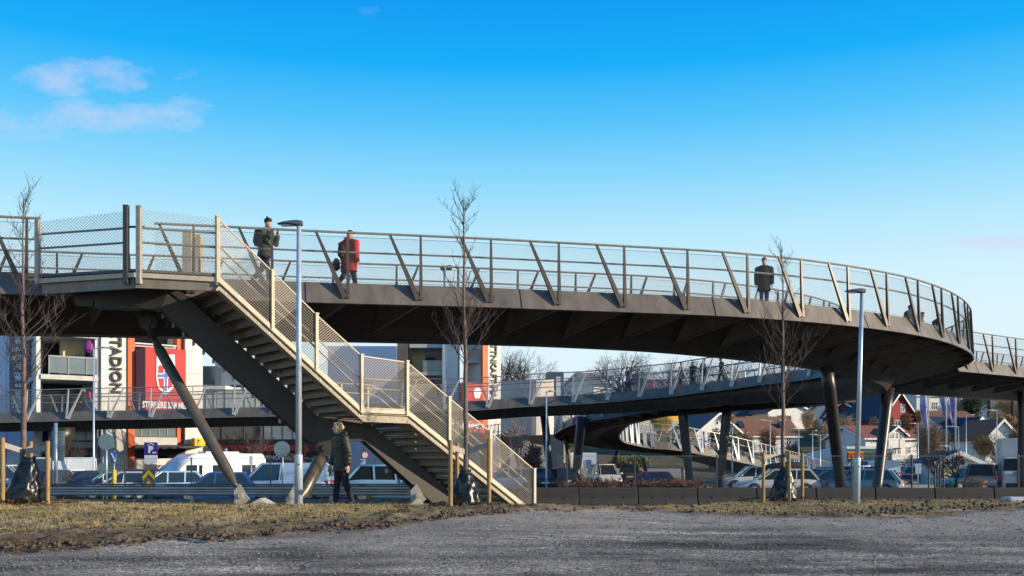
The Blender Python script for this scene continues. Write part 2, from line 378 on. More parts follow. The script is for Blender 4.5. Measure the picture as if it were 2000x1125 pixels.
scatter(5200, f_clod, 4).build('soil', mat('clod', (0.15, 0.10, 0.065), 0.95, 0, .5, 6, col2=(0.045, .03, .02)))['kind'] = 'stuff'
def f_leaf(mb, rng, X, Y):
    if soil_mask(X, Y) < 0.1 or Y > crest(X)+.8: return False
    z = gtop(X, Y)+rng.uniform(.015, .05); a = rng.random()*6.28; l = rng.uniform(.007, .02); u = Vector((math.cos(a), math.sin(a), rng.uniform(-.6, .6)))*l; w = Vector((-math.sin(a), math.cos(a), rng.uniform(-.8, .8)))*l*.6
    p = Vector((X, Y, z)); mb.add([p-u, p+w, p+u, p-w], [(0, 1, 2, 3)]); return True
scatter(12000, f_leaf, 5).build('leaf_litter', mat('leaf', (0.46, 0.36, 0.24), 0.9, 0, .5, 3, col2=(0.16, .09, .045)))['kind'] = 'stuff'
def f_grass(mb, rng, X, Y):
    if soil_mask(X, Y) < 0.3 or Y > crest(X)+.8: return False
    if Y < edge_y(X)+(1.5 if X < 0 else .5)+.5*noise.noise(Vector((X*1.3, 7, Y))): return False
    g = noise.noise(Vector((X*.8, Y*1.4, 5)))+(0.25 if X < 0 else -.1)+(0.2 if Y > crest(X)-1.5 else 0)
    if rng.random() > .5+g*1.2: return False
    z = gtop(X, Y)
    for _ in range(5):
        x, y = X+rng.gauss(0, .035), Y+rng.gauss(0, .03); h = rng.uniform(.02, .065); a = rng.random()*6.28; w = .004; lx, ly = rng.gauss(0, .025), rng.gauss(0, .025)
        mb.add([(x-w*math.cos(a), y-w*math.sin(a), z), (x+w*math.cos(a), y+w*math.sin(a), z), (x+lx, y+ly, z+h)], [(0, 1, 2)])
    return True
scatter(11000, f_grass, 6).build('grass', mat('grass_blade', (0.56, 0.43, 0.20), 0.9, 0, .4, 1.1, col2=(0.22, .185, .06)))['kind'] = 'stuff'
# ------------------------------------------------------------------ the bridges
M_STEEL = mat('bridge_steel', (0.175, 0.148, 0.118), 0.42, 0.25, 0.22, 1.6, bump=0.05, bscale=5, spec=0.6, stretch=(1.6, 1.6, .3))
M_STEEL_SHADE = mat('bridge_steel_shade', (0.040, 0.034, 0.029), 0.5, 0.2, 0.25, 1.3, bump=0.05, bscale=5, stretch=(1.2, 1.2, .4))  # bridge steel darkened to carry the shade under the deck
M_RIB_SHADE = mat('rib_steel_shade', (0.10, 0.085, 0.07), 0.5, 0.2, 0.2, 2)  # same steel again, less darkened, for the shaded ribs
M_SPINE = mat('stair_steel', (0.040, 0.034, 0.028), 0.5, 0.2, 0.2, 2)
M_RAIL = mat('rail_steel', (0.36, 0.34, 0.31), 0.42, 0.45, 0.15, 6)
M_POST = mat('post_steel', (0.085, 0.068, 0.055), 0.45, 0.3, 0.15, 4)
M_PALE = mat('pale_steel', (0.50, 0.49, 0.47), 0.45, 0.2, 0.12, 4)
M_WIRE = mat('mesh_wire', (0.22, 0.23, 0.24), 0.5, 0.2, 0.05, 3)
M_DECK = mat('deck_surface', (0.10, 0.098, 0.095), 0.85, 0, 0.2, 8)
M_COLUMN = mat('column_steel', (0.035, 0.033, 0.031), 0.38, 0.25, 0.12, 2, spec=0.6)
class Path:
    def __init__(s, pts, inw=1):       # pts: dense list of Vectors on the outer edge, inw: +1 when the deck lies to the left of travel
        s.p = pts; s.inw = inw; s.s = [0.0]
        for a, b in zip(pts, pts[1:]): s.s.append(s.s[-1]+(b-a).length)
        s.len = s.s[-1]
    def at(s, d):
        d = max(0, min(s.len-1e-4, d)); lo, hi = 0, len(s.s)-1
        while hi-lo > 1:
            m = (lo+hi)//2
            if s.s[m] <= d: lo = m
            else: hi = m
        t = (d-s.s[lo])/(s.s[hi]-s.s[lo]); p = s.p[lo].lerp(s.p[hi], t)
        def tang(i): v = s.p[min(i+1, len(s.p)-1)]-s.p[max(i-1, 0)]; v = v.copy(); v.z = 0; return v.normalized()
        v = tang(lo).lerp(tang(hi), t).normalized()
        return p, v, Vector((-v.y, v.x, 0))*s.inw
    def pt(s, d, lat, dz): p, v, n = s.at(d); return p+n*lat+Vector((0, 0, dz))
def arc_pts(C, r, h0, h1, zf, step=0.02):
    o = []; n = max(2, int(abs(h1-h0)/step))
    for i in range(n+1):
        h = h0+(h1-h0)*i/n; o.append(Vector((C.x+r*math.sin(h), C.y-r*math.cos(h), zf(h))))
    return o
def sweep(path, sec, d0, d1, step=0.45):
    n = max(1, int(math.ceil((d1-d0)/step))); secs = []
    for i in range(n+1):
        d = lerp(d0, d1, i/n); q = sec(d) if callable(sec) else sec
        secs.append([path.pt(d, a, b) for a, b in q])
    if path.inw < 0: secs = [c[::-1] for c in secs]
    return MB().loft(secs)
def line_sweep(path, lat, dz, r, d0, d1, n=6, step=0.45):
    k = max(1, int(math.ceil((d1-d0)/step)))
    return MB().tube([path.pt(lerp(d0, d1, i/k), lat, dz) for i in range(k+1)], r, n)
def bridge(root, path, w, gd, stations, d0, d1, lean_out=-0.85, lean_in=0.8, h=1.5, skip=None, pm=M_POST, rm=M_RAIL, pw=0.15, fin_skew=0.9, gl=None, pitch=0.115, wr=0.0026,
           fins_both=False, in_skip=None, post_up=0.0):
    gl = gl or (2.1, 2.95, 3.35, 4.0)
    sweep(path, [(0.05, -0.02), (0.05, -0.22), (w-0.05, -0.22), (w-0.05, -0.02)], d0, d1).build('deck', M_DECK, root)
    sweep(path, [(-0.02, 0.05), (-0.30, -0.58), (-0.25, -0.60), (0.05, 0.04)], d0, d1).build('fascia', M_STEEL, root)
    sweep(path, [(w-0.05, 0.04), (w+0.25, -0.60), (w+0.30, -0.58), (w+0.02, 0.05)], d0, d1).build('fascia', M_STEEL, root)
    for d in stations[::3]:
        dd = d+1.0
        if dd < d1-.1: MB().beam(path.pt(dd, -.035, .04), path.pt(dd, -.312, -.575), .018, .012, up=-path.at(dd)[2]).build('weld_seam', M_STEEL_SHADE, root)
    a, b_, c, e = gl
    sweep(path, lambda d: [(a, -0.225), (b_, -gd(d)*0.72), (c, -gd(d)), (e, -gd(d)), (e+0.22, -gd(d)*0.6), (w-0.1, -0.225)], d0, d1).build('girder', M_STEEL_SHADE, root)
    fn = MB()
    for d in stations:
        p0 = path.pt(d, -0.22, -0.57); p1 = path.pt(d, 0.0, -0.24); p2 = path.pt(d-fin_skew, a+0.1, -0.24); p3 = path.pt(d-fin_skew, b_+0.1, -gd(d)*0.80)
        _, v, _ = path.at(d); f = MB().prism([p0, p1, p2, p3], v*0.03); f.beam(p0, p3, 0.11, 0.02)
        f.build('rib', M_RIB_SHADE, root)
        if fins_both:
            q = [path.pt(d, w+0.22, -0.57), path.pt(d, w, -0.24), path.pt(d, e+0.3, -0.24), path.pt(d, e+0.1, -gd(d)*0.9)]
            MB().prism(q, v*0.03).build('rib', M_RIB_SHADE, root)
    def segs(sk):
        if not sk: return [(d0, d1)]
        return [(x, y) for x, y in ((d0, sk[0]), (sk[1], d1)) if y-x > .3]
    for side, sk, lean in ((0, skip, lean_out), (1, in_skip, lean_in)):
        o = (lambda k: -k) if side == 0 else (lambda k: w+k)
        for (x, y) in segs(sk):
            line_sweep(path, o(0.14), h, 0.038, x, y).build('top_rail', rm, root)
            line_sweep(path, o(-0.02), h*0.64, 0.03, x, y).build('handrail', rm, root)
            wm = MB(); kk = max(1, int((y-x)/1.05))
            for i in range(kk):
                u, v = lerp(x, y, i/kk), lerp(x, y, (i+1)/kk)
                mesh_panel(wm, path.pt(u, o(0.03), 0.08), path.pt(v, o(0.03), 0.08), path.pt(v, o(0.10), h-0.12), path.pt(u, o(0.10), h-0.12), pitch, wr, 0.62)
            for lv in (0.08, h-0.12): wm.add(*(lambda m: (m.v, m.f))(line_sweep(path, o(lerp(.03, .1, lv/h)), lv, 0.007, x, y, 4)))
            wm.build('wire_mesh', M_WIRE, root)
        for d in stations:
            if sk and sk[0]-0.2 < d < sk[1]+0.2: continue
            if d < d0+.05 or d > d1-.05: continue
            base = path.pt(d, o(0.24), -0.42); top = path.pt(d, o(0.17), h-0.02)
            _, v, n = path.at(d); nn = -n if side == 0 else n
            MB().beam(base+v*0.06, top+v*(0.06+post_up), pw*0.62, 0.12, up=nn, w2=0.055, h2=0.06).build('upright_post', pm, root)
            tl = path.pt(d+lean, o(0.17), h-0.02)
            MB().beam(base-v*0.03*(1 if lean < 0 else -1), tl, pw, 0.10, up=nn, w2=0.065, h2=0.06).build('leaning_post', pm, root)
# --- upper footbridge: straight run, then the right-hand half of the ring
RO = 22.2; R2 = 17.5; H0 = R(15); HX = R(62); P0 = Vector((5.5, 32.66, 0)); CC = P0+Vector((-math.sin(H0), math.cos(H0), 0))*RO; C2 = CC+Vector((math.sin(HX), -math.cos(HX), 0))*(RO-R2)
ZT = [(R(15), 6.76), (R(40), 6.72), (R(62), 6.60), (R(100), 6.58), (R(124), 6.52), (R(140.5), 6.31), (R(155.5), 6.04), (R(173), 5.77), (R(178), 5.68)]
def ringz(h): return interp(h, ZT)
LST = 28.0
strt = []; 
for i in range(61):
    d = LST*(1-i/60.0); zz = interp(-d, [(-30, 6.45), (-22, 6.56), (-13, 6.66), (-6, 6.74), (0, 6.76)])
    strt.append(Vector((P0.x-math.cos(H0)*d, P0.y-math.sin(H0)*d, zz)))
H1 = R(104)
main_path = Path(strt[:-1]+arc_pts(CC, RO, H0, HX, ringz)[:-1]+arc_pts(C2, R2, HX, H1, ringz))
fb = thing('footbridge', 'dark steel curved upper footbridge with wire mesh railings sweeping across the sky to the right', 'footbridge', (0, 40, 0))
b0 = LST+(-4.87-5.5)/math.cos(H0)           # post foot that the photograph shows at x=672
st = [b0+2.14*k for k in range(-9, 60) if 0.3 < b0+2.14*k < main_path.len-0.3]
dl0 = LST+(-12.75-5.5)/math.cos(H0); dl1 = LST+(-9.95-5.5)/math.cos(H0)
def gd_main(d): return interp(d, [(0, 1.2), (LST-4, 1.24), (LST+10, 1.55), (LST+22, 1.85), (LST+40, 1.85)])
bridge(fb, main_path, 4.4, gd_main, st, 0, main_path.len, skip=(dl0, dl1))
# --- lower walkway: back half of the ring and the long run to the mall on the left
wk = arc_pts(C2, R2, H1, R(178), ringz)
e = wk[-1]; hd = R(177.6)
for i in range(1, 121):
    d = i*0.5; wk.append(Vector((e.x+math.cos(hd)*d, e.y+math.sin(hd)*d, interp(d, [(0, 5.68), (3, 5.55), (7, 5.30), (20, 4.95), (30, 4.75), (38, 4.58), (60, 4.45)]))))
walk_path = Path(wk)
wb = thing('walkway_bridge', 'lower blue-grey walkway bridge behind the stairs leading left to the shopping mall', 'footbridge', (-5, 68, 0))
ringlen = R2*(R(178)-H1)
st2 = [1.1+2.75*k for k in range(40) if 1.1+2.75*k < ringlen]; st2 += [st2[-1]+2.72*k for k in range(1, 24) if st2[-1]+2.72*k < walk_path.len]
bridge(wb, walk_path, 4.4, lambda d: interp(d, [(0, 1.85), (10, 1.4), (26, 1.15), (80, 1.1)]), st2, 0, walk_path.len, lean_out=0.8, lean_in=-0.95, pm=M_PALE, pw=0.17, pitch=0.14, wr=0.004, post_up=-0.1)
# --- spiral ramp that turns away under the walkway and comes down to the car park
rp = [Vector((18.0, 61.6, 6.3)), Vector((17.0, 65.4, 6.2)), Vector((15.4, 69.0, 6.05)), Vector((13.2, 70.2, 5.9))]
for i in range(25):
    a = R(270-180*i/24); rp.append(Vector((11.7+8.2*math.cos(a), 79.2+8.2*math.sin(a)*1.0, interp(i/24, [(0, 5.75), (.25, 5.0), (.5, 4.05), (.75, 3.45), (1, 3.05)]))))
rp += [Vector((14.5, 88.4, 2.45)), Vector((17.5, 90.3, 1.75)), Vector((20.5, 93, 1.1)), Vector((23.6, 97, 0.45)), Vector((27.5, 103, -0.15)), Vector((30, 107, -0.3))]
def smooth(pts, n=3):
    for _ in range(n):
        q = [pts[0]]
        for a, b in zip(pts, pts[1:]): q += [a*.75+b*.25, a*.25+b*.75]
        q.append(pts[-1]); pts = q
    return pts
ramp_path = Path(smooth(rp, 2), -1)
rb = thing('spiral_ramp', 'lower spiral ramp with pale slanting railing posts curling down towards the parked cars', 'ramp', (11, 80, 0))
st3 = [1.0+1.5*k for k in range(60) if 1.0+1.75*k < ramp_path.len]
M_BLUE = mat('galvanised_pale', (0.33, 0.36, 0.40), 0.4, 0.3, 0.1, 3)
bridge(rb, ramp_path, 4.5, lambda d: interp(d, [(0, 1.2), (10, 0.95), (40, 0.85), (60, 0.45), (90, 0.3)]), st3, 0, ramp_path.len, lean_out=0.7, lean_in=-0.55, h=1.45, pm=M_BLUE, rm=M_RAIL, pw=0.24, pitch=0.2, wr=0.004, gl=(1.2, 1.5, 1.8, 3.0))
# --- branch to the right
br = [Vector((20.4+0.78*k*0.5, 49.9+0.63*k*0.5, 6.58+0.004*k)) for k in range(0, 70)]
branch_path = Path(br)
bb = thing('branch_bridge', 'short straight branch of the bridge leaving the ring towards the right edge', 'footbridge', (28, 56, 0))
st4 = [3.2+2.6*k for k in range(12)]
bridge(bb, branch_path, 4.4, lambda d: 1.45, st4, 2.2, branch_path.len, lean_out=-0.9, lean_in=0.9)
# --- columns
def column(root, a, b, w0, w1, m=M_COLUMN, n=None):
    a, b = Vector(a), Vector(b); mb = MB()
    secs = []
    for i in range(7):
        p = a.lerp(b, i/6); r = lerp(w0, w1, i/6)/2
        secs.append([p+Vector((math.cos(t)*r, math.sin(t)*r, 0)) for t in [2*math.pi*k/14 for k in range(14)]])
    return mb.loft(secs).build('column', m, root, smooth=True)
column(wb, (10.8, 65.0, 5.0), (11.35, 65.0, -0.45), 0.66, 0.46); column(wb, (13.55, 64.3, 5.2), (13.0, 64.3, -0.45), 0.66, 0.46)
column(fb, (12.3, 40.0, 5.2), (13.75, 42.6, -0.2), 0.52, 0.42); column(fb, (18.3, 49.8, 5.1), (17.05, 48.0, -0.35), 0.58, 0.46)
column(bb, (28.9, 58.0, 5.5), (28.9, 58.0, -0.4), 0.5, 0.45)
column(rb, (5.0, 73.5, 4.7), (4.45, 72.5, -0.45), 0.7, 0.6); column(rb, (2.2, 70, 4.6), (2.75, 70, -0.45), 0.55, 0.5)
column(wb, (-4.0, 65.4, 4.5), (-4.5, 65.4, -0.4), 1.1, 0.6); column(rb, (9.0, 88, 2.4), (8.1, 88, -0.45), 0.45, 0.35)
column(rb, (4.2, 80, 3.6), (4.7, 80, -0.45), 0.4, 0.3); column(rb, (11.5, 90, 1.8), (12.0, 90, -0.45), 0.4, 0.3)
column(wb, (-29.0, 66.2, 3.7), (-30.0, 66.2, -0.4), 1.5, 1.0)
# --- staircase ---------------------------------------------------------
M_CREAM = mat('stair_galvanised', (0.42, 0.365, 0.28), 0.5, 0.25, 0.14, 5)
M_STAIRMESH = mat('stair_mesh', (0.40, 0.36, 0.30), 0.45, 0.2, 0.05, 3)
M_TREAD = mat('tread_steel', (0.27, 0.23, 0.175), 0.55, 0.3, 0.2, 5)
M_STRUT = mat('strut_steel', (0.12, 0.10, 0.075), 0.35, 0.3, 0.15, 2, spec=.6)
TH = R(35); sd = Vector((math.cos(TH), math.sin(TH), 0)); sn = Vector((-math.sin(TH), math.cos(TH), 0)); SB = Vector((-7.78, 27.07, 0)); SW = 2.2
TT = [(0, 6.31), (4.19, 2.95), (5.70, 2.93), (9.78, 0.16), (10.35, -0.22)]
def sz(t):
    for (a, b), (c, d) in zip(TT, TT[1:]):
        if t <= c: return lerp(b, d, (t-a)/(c-a))
    return TT[-1][1]
def SPt(t, lat=0, dz=0): return SB+sd*t+sn*lat+Vector((0, 0, sz(t)+dz))
def tpx(x):             # how far along the stair the photograph's column x lies
    k = (x-1000)/2000; return (k*SB.y-SB.x)/(sd.x-k*sd.y)
stair = thing('staircase', 'outdoor steel staircase with mesh sides descending from the bridge to the ground', 'staircase', (-4, 29, 0))
KN = [0, 4.19, 5.70, 10.2]
for lat, mm in ((0, M_CREAM), (SW+.8, M_SPINE)):
    fr = MB(); sg = MB()
    for a, b in zip(KN if lat == 0 else [1.0]+KN[1:], KN[1:]):
        fr.beam(SPt(a, lat, 0.05), SPt(b, lat, 0.05), 0.05, 0.11)
        sg.beam(SPt(a, lat, -0.16), SPt(b, lat, -0.16), 0.12, 0.24); sg.beam(SPt(a, lat-.07, -0.27), SPt(b, lat-.07, -0.27), 0.2, 0.025); sg.beam(SPt(a, lat-.05, -0.05), SPt(b, lat-.05, -0.05), 0.14, 0.02)
    if lat == 0: fr.build('kick_plate', M_CREAM, stair)
    sg.build('stringer', M_TREAD if lat == 0 else M_SPINE, stair)
for k in range(34):
    t = 0.2+k*0.3; p = SPt(t, -0.06, -0.16); MB().disc(p, 0.022, (-sn.x, -sn.y, 0), 0.03, 8).build('bolt', M_PALE, stair)
def flight(t0, t1, n):
    for i in range(n):
        t = lerp(t0, t1, (i+0.5)/n); z = sz(t)-0.02; tr = MB(); ex = .75 if t > .9 else 0.0
        c = SB+sd*t+sn*(SW/2+ex/2)+Vector((0, 0, z)); tr.box(c, (0.30, SW-0.2+ex, 0.04), TH)
        tr.box(c-sd*0.14+Vector((0, 0, -0.045)), (0.02, SW-0.2+ex, 0.06), TH); tr.box(c+sd*0.14+Vector((0, 0, -0.10)), (0.02, SW-0.2+ex, 0.17), TH)
        tr.build('tread', M_TREAD, stair)
flight(0.05, 4.15, 16); flight(5.75, 9.9, 13)
lp = MB(); lp.prism([SPt(4.2, .06, 0), SPt(5.7, .06, 0.02), SPt(5.7, SW-.06, 0.02), SPt(4.2, SW-.06, 0)], (0, 0, -0.05)); lp.build('landing', M_TREAD, stair)
# top platform
A_ = Vector((-9.75, 26.4, 0)); B_ = SB.copy(); E_ = Vector((-12.6, 27.2, 0)); F_ = Vector((-9.04, 28.75, 0)); G_ = Vector((-12.6, 27.68, 0)); PZ = 6.5
pl = MB(); pl.prism([p+Vector((0, 0, PZ)) for p in (E_, A_, B_, F_, G_)], (0, 0, -0.06)); pl.build('platform', M_DECK, stair)
ed = MB()
for a, b in ((E_, A_), (A_, B_)):
    za, zb = (PZ-.18, PZ-.16) if a is E_ else (PZ-.16, PZ-.16)
    ed.beam(a+Vector((0, 0, za)), b+Vector((0, 0, zb)), 0.06, 0.12)
ed.build('kick_plate', M_CREAM, stair)
ec = MB(); ec.beam(E_+Vector((.1, .12, PZ-.37)), A_+Vector((0, .12, PZ-.35)), .1, .28); ec.beam(A_+Vector((0, .1, PZ-.35)), B_+Vector((0, .1, PZ-.33)), .1, .26)
ec.build('edge_channel', M_STEEL, stair)
# spine beam under the flights
def sp_(x, y, D): return P(x, y, D)
spn = MB(); cl = [(sp_(188, 580, 27.8), .62), (sp_(324, 581, 28.1), .72), (sp_(609, 839, 30.3), .74), (sp_(714, 846, 30.9), .50), (sp_(900, 1010, 32.6), .70)]
def joint_sweep(cl, wd):
    secs = []; n = len(cl)
    for i, (p, hh) in enumerate(cl):
        d1 = (cl[i][0]-cl[i-1][0]).normalized() if i else (cl[1][0]-cl[0][0]).normalized(); d2 = (cl[i+1][0]-cl[i][0]).normalized() if i < n-1 else d1
        tdir = (d1+d2).normalized(); side = tdir.cross(Vector((0, 0, 1))).normalized(); up = side.cross(tdir).normalized(); k = 1/max(.6, math.sqrt((1+d1.dot(d2))/2))
        secs.append([p+side*(a*wd/2)+up*(b*hh/2*k) for a, b in ((1, -1), (1, 1), (-1, 1), (-1, -1))])
    return MB().loft(secs)
joint_sweep(cl, 0.5).build('spine_beam', M_SPINE, stair)
for k in range(15):
    f = (k+.4)/15; p = cl[1][0].lerp(cl[2][0], f)+Vector((-.30, .30, -.36)); MB().box(p, (.03, .16, .13), TH).build('tread_bracket', M_CREAM, stair)
for k in range(8):
    f = (k+.4)/8; p = cl[3][0].lerp(cl[4][0], f)+Vector((-.30, .30, -.36)); MB().box(p, (.03, .16, .13), TH).build('tread_bracket', M_CREAM, stair)
gus = MB(); gus.prism([P(135, 548, 27.6), P(192, 556, 27.6), P(180, 597, 27.6), P(147, 597, 27.6)], (0.02, 0.12, 0)); gus.build('bracket', M_SPINE, stair)
# fence posts, mesh, handrails on the stair
posts = [(425, 1.70), (532, 1.66), (618, 1.62), (706, 1.66), (795, 1.58), (877, 1.56), (957, 1.58), (1043, 1.52)]
pt = [(tpx(x), h) for x, h in posts]
for t, h in pt:
    m = MB(); lo = -0.12; m.beam(SPt(t, -0.02, lo), SPt(t, -0.02, h), 0.085, 0.09, up=sn); m.box(SPt(t, -0.02, h), (.11, .11, .03), TH); m.build('fence_post', M_CREAM, stair)
for (t0, h0), (t1, h1) in zip(pt, pt[1:]):
    wm = MB(); mesh_panel(wm, SPt(t0, 0, .12), SPt(t1, 0, .12), SPt(t1, 0, h1-.05), SPt(t0, 0, h0-.05), 0.092, 0.0078, 0.86); wm.build('wire_mesh', M_STAIRMESH, stair)
    fr = MB(); fr.beam(SPt(t0, 0, h0-.04), SPt(t1, 0, h1-.04), .03, .03); fr.beam(SPt(t0, 0, .13), SPt(t1, 0, .13), .025, .03); fr.build('mesh_frame', M_CREAM, stair)
for hh in (0.98, 0.70):
    hr = MB(); hr.tube([SPt(0.0, .12, hh+.02)]+[SPt(t, .12, hh) for t in (4.05, 4.25, 5.55, 5.85, 10.3)], 0.028, 8); hr.build('handrail', M_CREAM, stair)
    hr = MB(); hr.tube([SPt(1.9, SW-.1, hh)]+[SPt(t, SW-.1, hh) for t in (4.05, 4.25, 5.55, 5.85, 10.3)], 0.026, 8); hr.build('handrail', M_CREAM, stair)
for t in (1.2, 2.6, 4.6, 5.5, 7.2, 8.6, 10.2): MB().beam(SPt(t, SW-.06, -.1), SPt(t, SW-.06, 1.0), .05, .05, up=sn).build('baluster', M_CREAM, stair)
# fence round the top platform
def up(p, z): return Vector((p.x, p.y, z))
A1 = A_+Vector((-.22, .06, 0)); A2 = A_+Vector((.12, .04, 0))
ptop = {0: 7.98, 1: 8.13, 2: 8.12, 3: 7.95}
for p, top, lowz, w in ((E_, 7.95, 6.25, .11), (A1, 8.14, 6.12, .12), (A2, 8.12, 6.12, .12), (B_, 8.01, 6.2, .10)):
    m = MB(); m.beam(up(p, lowz), up(p, top), w, w, up=(0.2, 1, 0)); m.box(up(p, top), (w*1.15, w*1.15, .03)); m.build('fence_post', M_CREAM if p is not A1 else M_POST, stair)
for a, b, za, zb in ((E_, A1, 7.9, 8.0), (A2, B_, 8.05, 7.95)):
    wm = MB(); mesh_panel(wm, up(a, 6.36), up(b, 6.38), up(b, zb), up(a, za), 0.11, 0.0048, 0.8); wm.build('wire_mesh', M_STAIRMESH, stair)
    for k in (0.97, 0.66):
        MB().tube([up(a, 6.4+k*1.22)+Vector((0, .08, 0)), up(b, 6.4+k*1.22)+Vector((0, .08, 0))], 0.03, 8).build('handrail', M_RAIL, stair)
MB().tube([up(A1, 7.62)+Vector((-.1, .12, 0)), up(A2, 7.62)+Vector((.1, .12, 0))], .03).build('handrail', M_POST, stair)
# the two raking struts with forked ends
def strut(a, b, r, taper):
    a, b = Vector(a), Vector(b); s = MB(); d = b-a
    s.tube([a, a+d*.045, a+d*.10, b-d*taper*1.9, b-d*taper*.7, b], [r*.42, r*.5, r, r, r*.45, r*.42], 20); return s
s1 = strut(P(296, 655, 29.2), P(466, 958, 28.0), 0.15, .06).build('strut', M_STRUT, stair, smooth=True)
s2 = strut(P(630, 890, 30.4), P(583, 978, 29.2), 0.20, .1).build('strut', M_STRUT, stair, smooth=True)
fk = MB(); fk.prism([P(252, 600, 29.1), P(300, 602, 29.1), P(300, 640, 29.1), P(286, 645, 29.1)], (0, .2, 0)); fk.disc(P(289, 628, 29.0), .24, (0.3, -1, 0), .16, 20); fk.disc(P(289, 628, 28.95), .1, (0.3, -1, 0), .28, 16)
fk.beam(P(289, 628, 29.0), P(300, 660, 29.15), .2, .2); fk.build('clevis', M_SPINE, stair)
fk = MB(); fk.prism([P(626, 852, 30.4), P(668, 852, 30.4), P(655, 880, 30.4), P(630, 890, 30.4)], (0, .2, 0)); fk.disc(P(634, 875, 30.3), .25, (0.3, -1, 0), .18, 20); fk.disc(P(634, 875, 30.25), .1, (0.3, -1, 0), .3, 16); fk.build('clevis', M_SPINE, stair)
M_PAD = mat('base_plate', (0.46, 0.41, 0.33), 0.7, 0, .15, 4)
for (x0, D) in ((466, 28.0), (578, 29.0), (811, 31.5)):
    k = MB(); sgn = -1 if x0 == 578 else 1
    for off in (-.07, .07):
        k.prism([P(x0-8*sgn, 1000, D+off), P(x0+22*sgn, 975, D+off), P(x0+16*sgn, 968, D+off), P(x0+2*sgn, 945, D+off), P(x0-9*sgn, 958, D+off)], (0, .04, 0))
    k.disc(P(x0+6*sgn, 968, D), .07, (0, 1, 0), .3, 14); k.build('foot_bracket', M_PAD, stair)
for x0, x1, xr, D in ((478, 545, 512, 28.2), (545, 588, 580, 29.0), (800, 832, 815, 31.7)):
    k = MB(); zt = P(0, 974, D).z; zb = -.05; a, b = G(x0, D), G(x1, D)
    k.add([(a, D-.4, zt-.25), (b, D-.4, zt-.25), (b, D+.4, zt-.25), (a, D+.4, zt-.25), (G(xr, D), D-.3, zt+.02), (G(xr, D), D+.35, zt+.02), (a, D-.4, zb), (b, D-.4, zb), (b, D+.4, zb), (a, D+.4, zb)],
          [(0, 1, 4), (1, 2, 5, 4), (2, 3, 5), (3, 0, 4, 5), (0, 6, 7, 1), (1, 7, 8, 2), (2, 8, 9, 3), (3, 9, 6, 0)]); k.build('footing', M_PAD, stair)
# ------------------------------------------------------------------ guard rail, barriers, fences
M_GUARD = mat('guardrail_zinc', (0.36, 0.39, 0.43), 0.38, 0.55, 0.15, 2)
gr = thing('guardrail', 'grey corrugated steel guardrail along the road behind the stair struts', 'guardrail', (-10, 33.2, 0))
prof = [(0, .43), (.05, .47), (.05, .53), (-.03, .57), (-.03, .61), (.05, .65), (.05, .71), (0, .75)]
w = MB(); secs = []
for X in (-22, -2.55): secs.append([(X, 33.0-a, z) for a, z in prof]+[(X, 33.012-a, z) for a, z in prof[::-1]])
w.loft(secs); w.build('corrugated_rail', M_GUARD, gr)
MB().b2(-22, -2.5, 32.92, 33.1, 0.76, 0.81).build('top_rail', mat('guard_dark', (0.10, .11, .125), .5, .4), gr)
MB().b2(-22, -2.6, 33.25, 33.45, -.02, .30).build('kerb', mat('kerb_concrete', (.22, .22, .22), .9, 0, .2, 3), gr)
for k in range(5): MB().b2(-4.0-4.5*k+(-1.84)-.06, -4.0-4.5*k+(-1.84)+.06, 33.06, 33.2, -.05, .76).build('post', M_GUARD, gr)
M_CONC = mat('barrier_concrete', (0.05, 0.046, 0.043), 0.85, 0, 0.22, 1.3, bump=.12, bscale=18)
def barrier_block():
    o = MB(); secs = []
    pr = [(-.26, -.02), (-.25, .14), (-.13, .32), (-.10, .62), (-.075, .66), (.075, .66), (.10, .62), (.13, .32), (.25, .14), (.26, -.02)]
    for X in (-.965, .965): secs.append([(X, a, z) for a, z in pr])
    return o.loft(secs)
bt = thing('concrete_barrier', '', 'concrete barrier', (1.0, 34, 0), 'concrete barriers along the right of the stairs')
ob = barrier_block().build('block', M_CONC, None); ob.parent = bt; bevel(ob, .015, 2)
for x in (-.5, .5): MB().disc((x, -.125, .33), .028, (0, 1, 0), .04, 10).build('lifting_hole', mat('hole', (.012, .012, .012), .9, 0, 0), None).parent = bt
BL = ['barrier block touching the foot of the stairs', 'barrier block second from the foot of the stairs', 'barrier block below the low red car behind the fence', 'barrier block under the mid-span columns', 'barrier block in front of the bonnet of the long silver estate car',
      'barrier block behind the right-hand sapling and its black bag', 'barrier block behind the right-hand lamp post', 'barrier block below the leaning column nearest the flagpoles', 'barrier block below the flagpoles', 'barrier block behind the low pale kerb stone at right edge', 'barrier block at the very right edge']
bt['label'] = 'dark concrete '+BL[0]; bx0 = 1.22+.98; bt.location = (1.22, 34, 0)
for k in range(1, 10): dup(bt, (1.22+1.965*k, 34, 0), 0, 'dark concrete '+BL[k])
kb = MB(); kb.b2(G(1960, 26.5), G(2040, 26.5), 26.2, 26.7, .3, .62); o = kb.build('kerb_stone', mat('pale_kerb', (.5, .5, .5), .8, 0, .1, 5), origin=(G(2000, 26.5), 26.5, .4)); bevel(o, .06, 3); tag(o, 'low pale kerb stone on the verge at the right edge', 'kerb')
M_FWIRE = mat('fence_wire', (0.20, 0.21, 0.22), 0.5, 0.3, 0, 3); M_FPOST = mat('fence_post_dark', (0.05, 0.055, 0.06), 0.5, 0.3, 0.1, 3)
